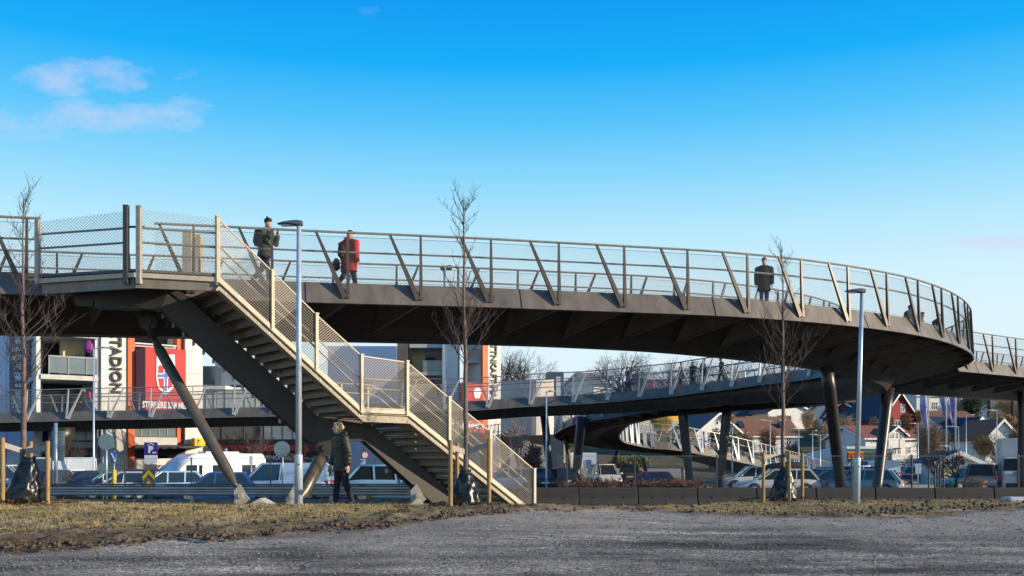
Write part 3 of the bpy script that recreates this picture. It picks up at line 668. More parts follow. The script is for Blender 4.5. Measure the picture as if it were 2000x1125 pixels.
def fence(a, b, z0, z1, nposts, label, pitch=.12, r=.003, posts=None):
    a, b = Vector(a), Vector(b); t = thing('chain_link_fence', label, 'fence', (a+b)/2)
    m = MB(); mesh_panel(m, a+Vector((0, 0, z0)), b+Vector((0, 0, z0)), b+Vector((0, 0, z1)), a+Vector((0, 0, z1)), pitch, r, .95)
    for z in (z0, z1): m.wire(a+Vector((0, 0, z)), b+Vector((0, 0, z)), .008)
    m.build('wire_mesh', M_FWIRE, t)
    for k in range(nposts):
        p = a.lerp(b, k/(nposts-1)) if posts is None else Vector((posts[k], lerp(a.y, b.y, (posts[k]-a.x)/(b.x-a.x)), 0))
        MB().tube([p+Vector((0, .05, -.5)), p+Vector((0, .05, z1+.05))], .035, 8).build('post', M_FPOST, t)
fence((-26, 47, 0), (-4, 47, 0), -.35, 1.66, 7, 'chain link fence with dark posts in front of the parked vans and cars at left', posts=[G(x, 47) for x in (-60, 100, 243, 373, 528, 660, 820)])
fence((1.6, 36.4, 0), (20, 36.4, 0), -.05, 1.72, 8, 'chain link fence with dark posts standing behind the concrete barriers', .11, posts=[G(x, 36.4) for x in (1107, 1240, 1400, 1540, 1664, 1782, 1837, 1990)])
# ------------------------------------------------------------------ young trees with stakes and black bags
M_BARK = mat('young_bark', (0.15, 0.105, 0.09), 0.75, 0, 0.35, 9); M_TWIG = mat('young_twig', (0.07, 0.048, 0.042), 0.75, 0, 0.3, 6)
def sapling(loc, H, seed, label, clusters, r0=.05, lean=0.0):
    rng = random.Random(seed); t = thing('young_tree', label, 'tree', loc, 'bare saplings on the verge'); loc = Vector(loc)
    tr = []; n = 26; wx = wy = 0
    for i in range(n+1):
        f = i/n; wx += rng.gauss(0, .008); wy += rng.gauss(0, .008); tr.append(loc+Vector((wx+lean*f, wy, f*H-.1)))
    MB().tube(tr, [max(.006, r0*(1-i/n)**.8+.004) for i in range(n+1)], 8).build('trunk', M_BARK, t, smooth=True)
    br = MB()
    def twig(p, d, Lg, r, lv):
        pts = [p]; k = 5
        for i in range(k):
            d = (d+Vector((rng.gauss(0, .13), rng.gauss(0, .13), .075))).normalized(); p = p+d*(Lg/k); pts.append(p)
        br.tube(pts, [r*(1-.75*i/k) for i in range(k+1)], 5 if lv == 0 else 4)
        if lv < 2:
            for i in range(1, k+1):
                for _ in range(rng.choice((1, 1, 2)) if lv == 0 else rng.choice((0, 1, 1))):
                    a = rng.random()*6.28; dd = (d*.75+Vector((math.cos(a), math.sin(a), .25))*.62).normalized(); twig(pts[i], dd, Lg*rng.uniform(.22, .42), max(.0035, r*.5), lv+1)
    for (f0, f1, cnt, Lg, ang) in clusters:
        for k in range(cnt):
            f = rng.uniform(f0, f1); i = int(f*n); p = tr[i].lerp(tr[min(n, i+1)], f*n-i); a = k*2.4+rng.random()
            th = R(ang+rng.uniform(-9, 9)); d = Vector((math.sin(th)*math.cos(a), math.sin(th)*math.sin(a), math.cos(th)))
            twig(p, d, Lg*rng.uniform(.7, 1.2), .013*(1-f*.5), 0)
    br.build('branches', M_TWIG, t)
    return t
M_STAKE = mat('stake_wood', (0.33, 0.20, 0.075), 0.75, 0, 0.3, 7, stretch=(6, 6, 1)); M_STRAP = mat('strap', (0.32, 0.29, 0.26), 0.8, 0, .1, 9)
def stake_frame(stakes, trunk, zt, label, h=None):
    base = Vector(stakes[0][0]); t = thing('tree_support', label, 'tree stakes', base, 'wooden stakes round the saplings')
    for p, top in stakes:
        p = Vector(p); MB().tube([p-Vector((0, 0, .2)), p+Vector((0, 0, top-.02)), p+Vector((0, 0, top))], [.042, .042, .036], 10).build('stake', M_STAKE, t)
    for (p, top) in stakes:
        q = Vector(p)+Vector((0, 0, top-.13)); T = Vector((trunk[0], trunk[1], zt)); MB().beam(q, T, .02, .10).build('strap', M_STRAP, t)
M_BAG = mat('black_plastic', (0.009, 0.010, 0.012), 0.30, 0, 0.2, 3, spec=.5, bump=.25, bscale=7)
def bag(loc, w, h, seed, label, lean=0.0, top_off=(0, 0)):
    rng = random.Random(seed); loc = Vector(loc); m = MB(); n = 40; secs = []; K = 26
    for i in range(K+1):
        f = i/K; rr = (w/2)*(interp(f, [(0, .98), (.08, 1.06), (.3, .97), (.6, .74), (.85, .5), (.93, .34), (1, .40)])); ring = []
        for k in range(n):
            a = 2*math.pi*k/n; v = Vector((math.cos(a)*1.3, math.sin(a)*1.3, f*1.1+seed)); d = 1+.22*noise.noise(v*1.7)+.05*math.sin(a*7+f*9+4*noise.noise(v)+seed)*(.3+f)+.14*noise.noise(v*4.2)+.08*noise.noise(v*9)
            ring.append(loc+Vector((math.cos(a)*rr*d+(lean+top_off[0])*f, math.sin(a)*rr*d*.85+top_off[1]*f, f*h*(1+.05*noise.noise(v*2.2))+.01)))
        secs.append(ring)
    m.loft(secs); o = m.build('watering_bag', M_BAG, None, True, loc); return tag(o, label, 'watering bag', 'black bags round the sapling trunks')
def gpt(x, D, dz=0): X = G(x, D); return (X, D, gz(X, D)+dz)
ta = gpt(47, 19.6); tb_ = gpt(909, 19.9); tcp = gpt(1531, 26.8)
sapling(ta, 5.93, 11, 'slim bare sapling at the far left with spreading twigs in front of the mall', [(.30, .56, 18, 1.25, 52), (.56, .80, 11, .7, 44), (.80, .98, 13, .48, 38)], .062, -.04)
sapling(tb_, 6.08, 23, 'slim bare sapling in front of the foot of the stairs', [(.46, .56, 14, .95, 46), (.60, .80, 12, .65, 36), (.80, .98, 16, .46, 40)], .058, .0)
sapling(tcp, 6.8, 37, 'slim bare sapling right of centre in front of the ring of the bridge', [(.36, .62, 22, 1.25, 44), (.62, .80, 12, .75, 38), (.80, .98, 13, .48, 38)], .06, -.08)
stake_frame([(gpt(5, 19.2), 1.26), (gpt(93, 19.4), 1.22), (gpt(60, 20.5), 1.2)], ta, ta[2]+1.0, 'wooden stakes holding the sapling at the left edge')
stake_frame([(gpt(880, 19.4), 1.30), (gpt(955, 19.8), 1.34), (gpt(893, 20.6), 1.25)], tb_, tb_[2]+1.06, 'wooden stakes holding the sapling before the staircase')
stake_frame([(gpt(1491, 26.3), 1.30), (gpt(1541, 25.9), 1.32), (gpt(1567, 26.9), 1.28)], tcp, tcp[2]+1.22, 'wooden stakes holding the right-hand sapling by the barriers')
bag((ta[0]+.02, ta[1]-.12, ta[2]+.02), .62, .86, 1.3, 'slumped black plastic bag round the trunk of the leftmost sapling', .14)
bag((tb_[0]+.02, tb_[1]-.05, tb_[2]+.02), .56, .68, 4.1, 'black plastic bag tied round the sapling before the stairs', -.02)
bag((tcp[0]-.06, tcp[1]-.1, tcp[2]+.02), .66, .88, 7.7, 'tall black plastic bag torn open round the right-hand sapling', .06)
# mulch mound under the right-hand sapling
def f_mulch(mb, rng, X, Y):
    for c, rx in ((tcp, 1.5), (ta, 1.0), (tb_, .7)):
        d = math.hypot((X-c[0])/rx, (Y-c[1])/.8)
        if d < 1 and rng.random() > d*.8: r = .01+.03*rng.random()**2; rock(mb, rng, X, Y, gz(X, Y)+.04+.12*(1-d), r); return True
    return False
scatter(1000, f_mulch, 9).build('mulch', mat('mulch', (0.10, 0.055, 0.03), .95, 0, .5, 5, col2=(.035, .02, .012)))['kind'] = 'stuff'
# ------------------------------------------------------------------ street lamps
M_LAMP = mat('lamp_zinc', (0.50, 0.58, 0.64), 0.38, 0.35, 0.12, 3); M_LHEAD = mat('lamp_head', (0.10, 0.11, 0.12), 0.35, 0.3, .1, 3); M_LENS = mat('lamp_lens', (0.5, 0.5, 0.45), .2, 0, 0)
def lamp_big(base, H, lean, split, label):
    b = Vector(base); t = thing('street_lamp', label, 'street lamp', b, 'grey street lamps in front of the bridge'); tp = b+Vector((lean, 0, H)); k = split/H
    MB().tube([b-Vector((0, 0, .3)), b.lerp(tp, k*.98), b.lerp(tp, k), b.lerp(tp, k*1.015)], [.085, .083, .083, .068], 16).build('pole_base', M_LAMP, t, True)
    MB().tube([b.lerp(tp, k*.99), b.lerp(tp, .995)], [.062, .046], 14).build('pole', M_LAMP, t, True)
    h = MB(); s = 1 if False else -1
    secs = []
    for x, hw, z0, z1 in ((.07, .07, -.05, .04), (-.02, .09, -.055, .055), (-.12, .10, -.045, .05), (-.28, .09, -.03, .03), (-.42, .05, -.025, .0)):
        secs.append([tp+Vector((x, a*hw, z)) for a, z in ((-1, z0+.02), (-.7, z0), (.7, z0), (1, z0+.02), (1, z1-.02), (.6, z1), (-.6, z1), (-1, z1-.02))])
    h.loft(secs); h.build('lamp_head', M_LHEAD, t)
    MB().box(tp+Vector((-.25, 0, -.045)), (.2, .12, .02)).build('lens', M_LENS, t)
    MB().disc(b.lerp(tp, k*.82)+Vector((.02, -.085, 0)), .02, (0, 1, 0), .012, 10).build('access_lock', M_LHEAD, t)
lamp_big(gpt(583, 20.3), 5.60, .01, 1.0, 'grey street lamp standing in front of the staircase flight')
lamp_big(gpt(1672, 25.4), 5.28, .15, 1.12, 'grey street lamp leaning slightly in front of the ring of the bridge')
def lamp_far(x, D, yt, arms, label, z0=-.42, r=.06, yb=None):
    p = P(x, yt, D); t = thing('street_lamp', label, 'street lamp', (p.x, D, z0), 'thin street lamps in the background')
    MB().tube([(p.x, D, z0), (p.x, D, z0+1.2), (p.x, D, p.z)], [r, r*.95, r*.6], 10).build('pole', M_LAMP, t, True)
    for a in arms:
        s = 1 if a > 0 else -1; MB().beam((p.x, D, p.z), (p.x+a*.35, D, p.z+.05), .07, .06).build('arm', M_LAMP, t)
        MB().loft([[(p.x+a*f, D+q*wd, p.z+.05+zz) for q, zz in ((-1, -.03), (1, -.03), (1, .05), (-1, .05))] for f, wd in ((.3, .08), (.55, .14), (1, .09))]).build('lamp_head', M_PALE, t)
lamp_far(183, 56, 681, [1.15], 'thin street lamp with one arm in front of the mall car park at left')
lamp_far(1067, 58, 766, [.5], 'thin blue-grey street lamp before the curved wall')
lamp_far(1504, 78, 822, [1.25, -1.25], 'twin-armed street lamp above the silver estate car')
lamp_far(1430, 70, 815, [.9], 'street lamp between the two mid-span columns')
lamp_far(1560, 100, 838, [-.9], 'street lamp before the long brown roof')
lamp_far(1587, 100, 842, [.4], 'short street lamp right of the long brown roof')
lamp_far(1602, 92, 850, [1, -1], 'twin-armed street lamp beside the grey shed wall')
lamp_far(1793, 110, 828, [-.9], 'street lamp in front of the white house with arched windows')
lamp_far(1887, 120, 811, [1.0], 'street lamp before the dark-roofed white houses')
lamp_far(1872, 100, 834, [-1.2], 'street lamp right of the flagpoles')
lamp_far(1947, 110, 802, [-1.1], 'tall street lamp left of the white truck')
lamp_far(1856, 90, 872, [-.9], 'short street lamp between the flagpoles')
lamp_far(1336, 76, 861, [], 'thin bare lamp pole seen through the left mid-span column')

# small twin spotlight on a thin mast behind the upper deck
sl = thing('spotlight', 'small twin spotlight on a thin mast beyond the upper bridge deck', 'spotlight', P(869, 560, 38)); D = 38
MB().tube([P(868, 640, D), P(868, 526, D)], .035, 8).build('pole', M_LHEAD, sl); MB().loft([[P(x, 524, D)+Vector((0, math.cos(a)*r, math.sin(a)*r)) for a in [2*math.pi*i/12 for i in range(12)]] for x, r in ((860, .06), (864, .10), (869, .11))]).build('lamp_head', M_LHEAD, sl); MB().loft([[P(x, 523, D)+Vector((0, math.cos(a)*r, math.sin(a)*r)) for a in [2*math.pi*i/12 for i in range(12)]] for x, r in ((871, .09), (879, .11), (883, .08))]).build('lamp_head', M_LHEAD, sl)
# ------------------------------------------------------------------ people
def remesh(mb, name, m, parent, vox, disp=None, smooth=4):
    me = bpy.data.meshes.new('t'); me.from_pydata(mb.v, [], mb.f); ob = bpy.data.objects.new('t', me); COL.objects.link(ob)
    r = ob.modifiers.new('r', 'REMESH'); r.mode = 'VOXEL'; r.voxel_size = vox; r.use_smooth_shade = True
    s = ob.modifiers.new('s', 'SMOOTH'); s.iterations = smooth; s.factor = .5
    dg = bpy.context.evaluated_depsgraph_get(); dg.update(); nm = bpy.data.meshes.new_from_object(ob.evaluated_get(dg)); bpy.data.objects.remove(ob); bpy.data.meshes.remove(me)
    if disp:
        ns = [v.normal.copy() for v in nm.vertices]
        for v, n in zip(nm.vertices, ns): v.co += n*disp(v.co)
    nm.polygons.foreach_set('use_smooth', [True]*len(nm.polygons)); nm.materials.clear(); nm.materials.append(m); nm.name = name
    o = bpy.data.objects.new(name, nm); COL.objects.link(o); o.parent = parent; return o
M_SKIN = mat('skin', (0.52, 0.31, 0.22), 0.55, 0, 0.06, 5); M_DARKTR = mat('dark_trousers', (0.016, 0.016, 0.02), 0.85, 0, .2, 8); M_SHOE = mat('black_shoe', (0.02, 0.018, 0.017), .6, 0, .1, 8)
def cloth(name, c, r=.85, v=.2): return mat('cloth_'+name, c, r, 0, v, 7, bump=.25, bscale=16)
def person(label, loc, rz, H=1.74, coat=None, trous=M_DARKTR, hair=None, hat=None, stride=20, arms=((-12, 15), (12, 15)), coat_len=.43, vox=.018, group=None, female=False, look=0.0, bulk=1.0, hood=False, nod=0, puffer=0, scarf=None, detail=False, hatpom=False):
    t = thing('person', label, 'person', loc, group)
    f = Vector((0, -1, 0)); rt = Vector((-1, 0, 0)); upv = Vector((0, 0, 1)); k = H
    def rot(a): a = R(a); return f*math.sin(a)-upv*math.cos(a)         # direction of a limb swung forward by a degrees
    hip = Vector((0, 0, .515*k)); 
    lift = 0
    J = {}
    for s, sw in ((1, stride), (-1, -stride)):
        h = hip+rt*(s*.052*k); kn = h+rot(sw*.95)*(.235*k); an = kn+rot(sw*.95-(6 if sw > 0 else 26)*min(1, abs(stride)/20))*(.235*k); J[s] = (h, kn, an)
    drop = min(J[1][2].z, J[-1][2].z)-.042*k
    for s in J: J[s] = tuple(p-upv*drop for p in J[s])
    hip = hip-upv*drop; ch = hip+upv*(.20*k)+f*(.012*k*nod); sh = hip+upv*(.305*k)+f*(.02*k*nod); nk = sh+upv*(.035*k)+f*(.015*k); hd = nk+upv*(.085*k)+f*(.02*k+.01*k*nod)
    A = {}
    for s, (sw, el) in ((1, arms[0]), (-1, arms[1])):
        a = sh+rt*(s*.108*k*bulk)-upv*(.015*k); d = rot(sw)+rt*(s*.12); d.normalize(); e = a+d*(.17*k); d2 = (rot(sw+el)+rt*(s*(.02 if el < 60 else -.55))).normalized(); w = e+d2*(.145*k); A[s] = (a, e, w, d2)
    def tubeE(mb, pts, rad): mb.tube(pts, rad, 12)
    def torso(mb, g, z0, flare):
        secs = []
        for q, rx, ry in ((z0, .088+flare, .068+flare*.8), (0.02, .088, .066), (.10, .083, .060), (.20, .096, .064), (.27, .103, .060), (.315, .075, .050), (.345, .036, .036)):
            c = hip+upv*(q*k)+f*(.02*k*nod*max(0, q)/.3); secs.append([c+Vector((math.cos(a)*rx*k*g, math.sin(a)*ry*k*g, 0)) for a in [2*math.pi*i/20 for i in range(20)]])
        mb.loft(secs)
    # body: one continuous surface under the clothes
    b = MB(); torso(b, .82, -.06, 0); Mz = Matrix.Rotation(look, 3, 'Z')
    b.tube([sh-upv*.03*k, nk+upv*.02*k, hd], [.036*k, .033*k, .033*k], 12)
    b.ell(hd+upv*.012*k, (.045*k, .056*k, .062*k), 16, 12, Mz); b.ell(hd+Mz @ (f*.012*k)-upv*.03*k, (.036*k, .042*k, .038*k), 12, 8, Mz)
    b.ell(hd+Mz @ (f*.060*k)-upv*.006*k, (.008*k, .012*k, .014*k), 8, 6, Mz)
    for s in (1, -1): b.ell(hd+Mz @ (rt*(s*.046*k))-upv*.004*k, (.006*k, .012*k, .017*k), 8, 6, Mz)
    for s in J: h, kn, an = J[s]; b.tube([h, kn, an, an-upv*.02*k], [.05*k, .034*k, .026*k, .026*k], 10)
    for s in A:
        a, e, w_, d2 = A[s]; b.tube([sh+rt*(s*.06*k), a, e, w_], [.04*k, .034*k, .026*k, .018*k], 10)
        palm = w_+d2*.035*k; side = d2.cross(rt).normalized(); n_ = d2.cross(side).normalized()
        M = Matrix((n_, side, d2)).transposed(); b.ell(palm, (.011*k, .022*k, .030*k), 10, 8, M)
        for i, (o, ln) in enumerate(((-.0165, .034), (-.0055, .042), (.0055, .040), (.016, .032))):
            p = palm+side*(o*k)+d2*.022*k; q = p+(d2+n_*(s*.15)).normalized()*(ln*.55*k); r2 = q+(d2*.8+n_*(s*.5)).normalized()*(ln*.5*k); b.tube([p, q, r2], [.0052*k, .005*k, .004*k], 6)
        p = palm-side*.018*k-d2*.012*k; b.tube([p, p-side*.014*k+d2*.016*k, p-side*.016*k+d2*.032*k], [.0066*k, .006*k, .005*k], 6)
    remesh(b, 'body', M_SKIN, t, .0075 if detail else vox*.8, smooth=2)
    # trousers
    b = MB()
    for s in J: h, kn, an = J[s]; tubeE(b, [h+upv*.03*k, h-upv*.03*k, kn, an+upv*.005*k], [.062*k, .061*k, .044*k, .035*k])
    b.ell(hip, (.088*k, .066*k, .06*k), 16, 10); remesh(b, 'trousers', trous, t, vox, lambda p: .006*noise.noise(p*9))
    for s in J:
        an = J[s][2]; b = MB(); b.ell(an-upv*.022*k+f*.03*k, (.027*k, .068*k, .022*k), 12, 8); b.tube([an+upv*.015*k, an-upv*.02*k], .03*k, 10); remesh(b, 'shoe', M_SHOE, t, vox*.7, smooth=2)
    # coat
    b = MB(); torso(b, 1.13*bulk, .515-coat_len-.515+.08 if False else -(coat_len-.305), .012)
    for s in A:
        a, e, w_, d2 = A[s]; tubeE(b, [sh+rt*(s*.05*k), a, e, w_+d2*.004*k], [.052*k*bulk, .050*k*bulk, .041*k*bulk, .031*k*bulk])
    if hood: b.ell(nk-f*.05*k+upv*.01*k, (.07*k, .05*k, .05*k), 14, 8)
    b.tube([sh+upv*.02*k, nk+upv*.028*k], [.05*k, .046*k], 12)
    pf = (lambda p: .011*k*abs(math.sin(p.z*math.pi/puffer))**.6*.6-.004*k+.004*noise.noise(p*14)) if puffer else (lambda p: .008*noise.noise(p*8)+.003*noise.noise(p*22))
    remesh(b, 'coat', coat, t, vox if not detail else .012, pf, 3)
    hc = hd+upv*.014*k
    if hair:
        b = MB(); b.ell(hc-Mz @ (f*.012*k)+upv*.010*k, (.050*k, .058*k, .062*k), 16, 10, Mz)
        for s in (1, -1): b.ell(hc+Mz @ (rt*(s*.040*k)-f*.014*k)-upv*.022*k, (.016*k, .034*k, .04*k), 10, 8, Mz)
        if female: b.ell(hc-Mz @ (f*.066*k)+upv*.0*k, (.026*k, .024*k, .026*k), 10, 8, Mz); b.tube([hc+Mz @ (f*.034*k+rt*.02*k)+upv*.045*k, hc+Mz @ (f*.036*k-rt*.022*k)+upv*.043*k], .014*k, 8)
        remesh(b, 'hair', hair, t, vox*.6, lambda p: .004*noise.noise(Vector((p.x*60, p.y*60, p.z*14))), 2)
    if hat:
        b = MB(); b.ell(hc-Mz @ (f*.004*k)+upv*.028*k, (.052*k, .062*k, .052*k), 16, 10, Mz); b.tube([hc+upv*.008*k, hc+upv*.034*k], [.054*k, .054*k], 16)
        if hatpom: b.ell(hc-f*.02*k+upv*.085*k, (.016*k, .016*k, .016*k), 8, 6)
        remesh(b, 'hat', hat, t, vox*.6, None, 2)
    if scarf:
        b = MB(); b.ell(nk+upv*.012*k, (.058*k, .056*k, .026*k), 14, 8); remesh(b, 'scarf', scarf, t, vox*.7, lambda p: .006*noise.noise(p*25), 2)
    if detail:
        ft = Mz @ f; rr = Mz @ rt; M_EYE = mat('eye', (.02, .015, .012), .2, 0, 0)
        for s in (1, -1): MB().ell(hd+rr*(s*.018*k)+ft*.0505*k+upv*.010*k, (.0065*k, .004*k, .0035*k), 8, 6, Mz).build('eye', M_EYE, None).parent = t; MB().ell(hd+rr*(s*.019*k)+ft*.051*k+upv*.021*k, (.010*k, .003*k, .0018*k), 8, 6, Mz).build('eyebrow', mat('brow', (.22, .12, .05), .8, 0, 0), None).parent = t
        MB().ell(hd+ft*.0515*k-upv*.033*k, (.012*k, .004*k, .0035*k), 8, 6, Mz).build('mouth', mat('lip', (.38, .13, .11), .5, 0, 0), None).parent = t
    t.rotation_euler = (0, 0, rz); t['hd'] = list(hd)
    del t['hd']
    return t
def backpack(p, rz, c, label, sc=1.0, name='backpack'):
    b = MB(); t = thing(name, label, name.replace('_', ' '), p)
    b.ell((0, 0, .02), (.15*sc, .10*sc, .24*sc), 16, 10); b.ell((0, .06*sc, -.07*sc), (.11*sc, .07*sc, .13*sc), 12, 8)
    remesh(b, 'pack', c, t, .02, lambda q: .006*noise.noise(q*9)); s = MB()
    for x in (-.08, .08): s.tube([(x*sc, -.05*sc, .18*sc), (x*sc*1.3, -.2*sc, .16*sc), (x*sc*1.3, -.22*sc, 0), (x*sc, -.06*sc, -.14*sc)], .014*sc, 6); s.build('shoulder_strap', c, None).parent = t; s = MB()
    t.rotation_euler = (0, 0, rz); return t
C_OLIVE = cloth('olive', (0.026, 0.027, 0.012), .55); C_BLACK = cloth('black', (0.014, 0.014, 0.016)); C_RED = cloth('red', (0.42, 0.012, 0.016), .8); C_CAMO = mat('cloth_camo', (0.065, 0.062, 0.03), .85, 0, .3, 8, col2=(.025, .026, .018)); C_NAVY = cloth('navy', (0.02, 0.022, 0.05)); C_BLUE = cloth('blue', (.03, .07, .34)); C_GREY = cloth('grey', (.08, .08, .09))
C_PURP = cloth('purple', (.24, .03, .09)); H_BLOND = mat('hair_blond', (.60, .36, .13), .5, 0, .25, 30); H_DARK = mat('hair_dark', (.02, .013, .01), .5, 0, .2, 20); C_JEAN = cloth('jean', (.03, .05, .11)); C_TEAL = cloth('teal', (.01, .09, .07)); C_PLUM = cloth('plum', (.07, .03, .12))
g = gpt(667, 20.6)
person('blonde woman in a dark olive puffer jacket walking on the verge below the stairs', g, R(-60), 1.66, C_OLIVE, M_DARKTR, hair=H_BLOND, stride=9, arms=((6, 14), (-14, 16)), coat_len=.40, female=True, bulk=1.22, hood=True, puffer=.075, detail=True, vox=.013, look=R(6), nod=.5)
def deck_pt(d, lat): return main_path.pt(d, lat, -.02)
def dxs(x, lat):        # deck distance that the photograph shows at column x
    best = min((abs((lambda q: 1000+q.x/q.y*2000-x)(main_path.pt(d*.1, lat, 0))), d*.1) for d in range(20, int(main_path.len*10)))
    return best[1]
d = dxs(519, 0.6); q = deck_pt(d, 0.6)
person('man in black beanie and camouflage coat raising a camera on the bridge', q, R(74), 1.98, C_CAMO, hat=C_BLACK, stride=20, arms=((38, 118), (34, 120)), coat_len=.37, bulk=1.2, hatpom=True, nod=.8, scarf=cloth('khaki', (.16, .15, .07)))
backpack(q+Vector((-.2, .07, 1.43)), R(74), cloth('charcoal', (.035, .034, .045)), 'large charcoal backpack on the back of the man photographing from the bridge', 1.25)
d = dxs(681, 1.2); q = deck_pt(d, 1.2)
person('person in a bright red hooded coat walking on the bridge', q, R(150), 1.88, C_RED, C_BLACK, hat=C_BLACK, stride=18, arms=((-6, 14), (10, 18)), coat_len=.47, bulk=1.32, hood=True, scarf=cloth('fur', (.35, .2, .09)))
backpack(q+Vector((-.20, -.16, 1.20)), R(150), cloth('wine', (.05, .015, .02)), 'dark wine backpack on the person in the red coat', .9)
backpack(q+Vector((-.36, -.12, .80)), R(40), C_BLACK, 'black shoulder bag at the hip of the person in the red coat', .85, 'shoulder_bag')
d = dxs(1491, 1.1); q = deck_pt(d, 1.1)
person('person in a purple beanie and dark open coat facing the photographer on the bridge', q, R(-10), 1.72, C_BLACK, C_JEAN, hat=C_PURP, stride=6, arms=((-4, 10), (4, 10)), coat_len=.46, bulk=1.2)
for lb, xy, rz, ct, ht, bk in (('bareheaded person in a dark coat, leftmost of three at the far curve', (17.3, 44.6), 40, C_BLACK, None, 1.25), ('person in a purple bobble hat at the far curve of the bridge', (18.7, 46.8), 60, C_GREY, C_PURP, 1.1), ('broad person in a black coat and flat cap at the far curve of the bridge', (19.6, 47.2), 100, C_BLACK, C_BLACK, 1.3)):
    person(lb, (xy[0], xy[1], ringz(R(60))-.02), R(rz), 1.72, ct, hair=None if ht else H_DARK, hat=ht, stride=5, vox=.026, bulk=bk, group='people on the far curve')
def walk_pt(x, lat):
    best = min(((abs((lambda q: 1000+q.x/q.y*2000-x)(walk_path.pt(i*.1, lat, 0))), i*.1) for i in range(60, int(walk_path.len*10)))); return walk_path.pt(best[1], lat, -.02)
q = walk_pt(165, 2.6); person('walker in dark clothes and a green hat with a red rucksack on the lower walkway', q, R(-82), 1.76, C_NAVY, C_JEAN, hat=C_TEAL, stride=26, vox=.026)
backpack(q+Vector((.27, .03, 1.25)), R(-82), cloth('redpack', (.40, .02, .04)), 'red rucksack on the walker on the lower walkway', 1.05)
for x, lat, lb, ct, ht, st_, rz, pf in ((1228, 2.8, 'person in a dark plum puffer jacket on the lower walkway', C_PLUM, C_BLACK, 10, -70, .09), (1330, 2.6, 'person in a long black coat on the lower walkway, left of a pair', C_BLACK, None, 8, 80, 0), (1353, 2.2, 'person in black with a pale scarf close beside another on the lower walkway', C_BLACK, None, 8, -60, 0),
                                  (1374, 2.9, 'person in a dark padded coat on the lower walkway, before the last post', C_NAVY, C_BLACK, 8, 60, .1), (1408, 2.4, 'person in a dark brown coat walking highest up the lower walkway', cloth('brown', (.05, .03, .02)), None, 20, -80, 0)):
    person(lb, walk_pt(x, lat), R(rz), 1.74, ct, hair=None if ht else H_DARK, hat=ht, stride=st_, vox=.026, bulk=1.15, group='people on the lower walkway', puffer=pf, scarf=cloth('pale', (.5, .45, .35)) if x == 1353 else None)
person('person in a bright blue jacket walking down the spiral ramp', ramp_path.pt(min(((abs((lambda q: 1000+q.x/q.y*2000-1374)(ramp_path.pt(i*.2, 2.0, 0))), i*.2) for i in range(120, int(ramp_path.len*5))))[1], 2.0, 0), R(70), 1.78, C_BLUE, C_JEAN, hair=H_DARK, stride=18, vox=.026)
for x, D, lb, ct in ((1745, 92, 'pedestrian in brown beside the car park entrance', cloth('brown', (.05, .03, .02))), (1767, 96, 'pedestrian in dark clothes behind the blue and white hatchback', C_BLACK), (1784, 96, 'pedestrian in navy by the round blue sign', C_NAVY), (1842, 84, 'pedestrian in a blue jacket by the small white shed', C_BLUE)):
    person(lb, (G(x, D), D, -.41), R(60), 1.72, ct, hair=H_DARK, stride=15, vox=.03, group='pedestrians far off by the car park')
# ------------------------------------------------------------------ vehicles
M_TYRE = mat('tyre', (.018, .018, .018), .85, 0, .1, 9); M_RIM = mat('rim', (.42, .43, .45), .35, .7, .1, 9); M_GLASS = glass('car_glass', (.018, .028, .035)); M_BLACKP = mat('black_plastic_trim', (.02, .02, .022), .6, 0, .1, 9)
M_TAIL = mat('tail_lamp', (.42, .015, .02), .25, 0, 0); M_HEAD = mat('head_lamp', (.62, .66, .68), .12, .3, 0); M_PLATE = mat('number_plate', (.7, .7, .68), .5, 0, 0)
def paint(n, c): return mat('paint_'+n, c, .28, .1, .04, 2, spec=.7)
TYPES = {'hatch': (.27, .08, -.36, -.475, .60), 'wagon': (.25, .08, -.39, -.485, .60), 'sedan': (.22, .06, -.22, -.37, .62), 'suv': (.27, .11, -.40, -.485, .60), 'mpv': (.33, .14, -.42, -.49, .56), 'van': (.37, .20, -.485, -.497, .54)}
def wheel(t, x, y, r, s):
    m = MB(); w = .2; secs = []
    for a, k in ((-w/2, .86), (-w/2*.8, 1), (w/2*.8, 1), (w/2, .86)): secs.append([(x+math.cos(q)*r*k, y+a, r+math.sin(q)*r*k) for q in [2*math.pi*i/20 for i in range(20)]])
    wh = m.loft(secs).build('wheel', M_TYRE, t); rm = MB().disc((x, y+s*.085, r), r*.62, (0, 1, 0), .05, 18)
    for i in range(5): a = i*1.2566; rm.beam((x, y+s*.115, r), (x+math.cos(a)*r*.55, y+s*.105, r+math.sin(a)*r*.55), .05, .02, up=(0, 1, 0))
    o = rm.build('rim', M_RIM, None); o.parent = wh
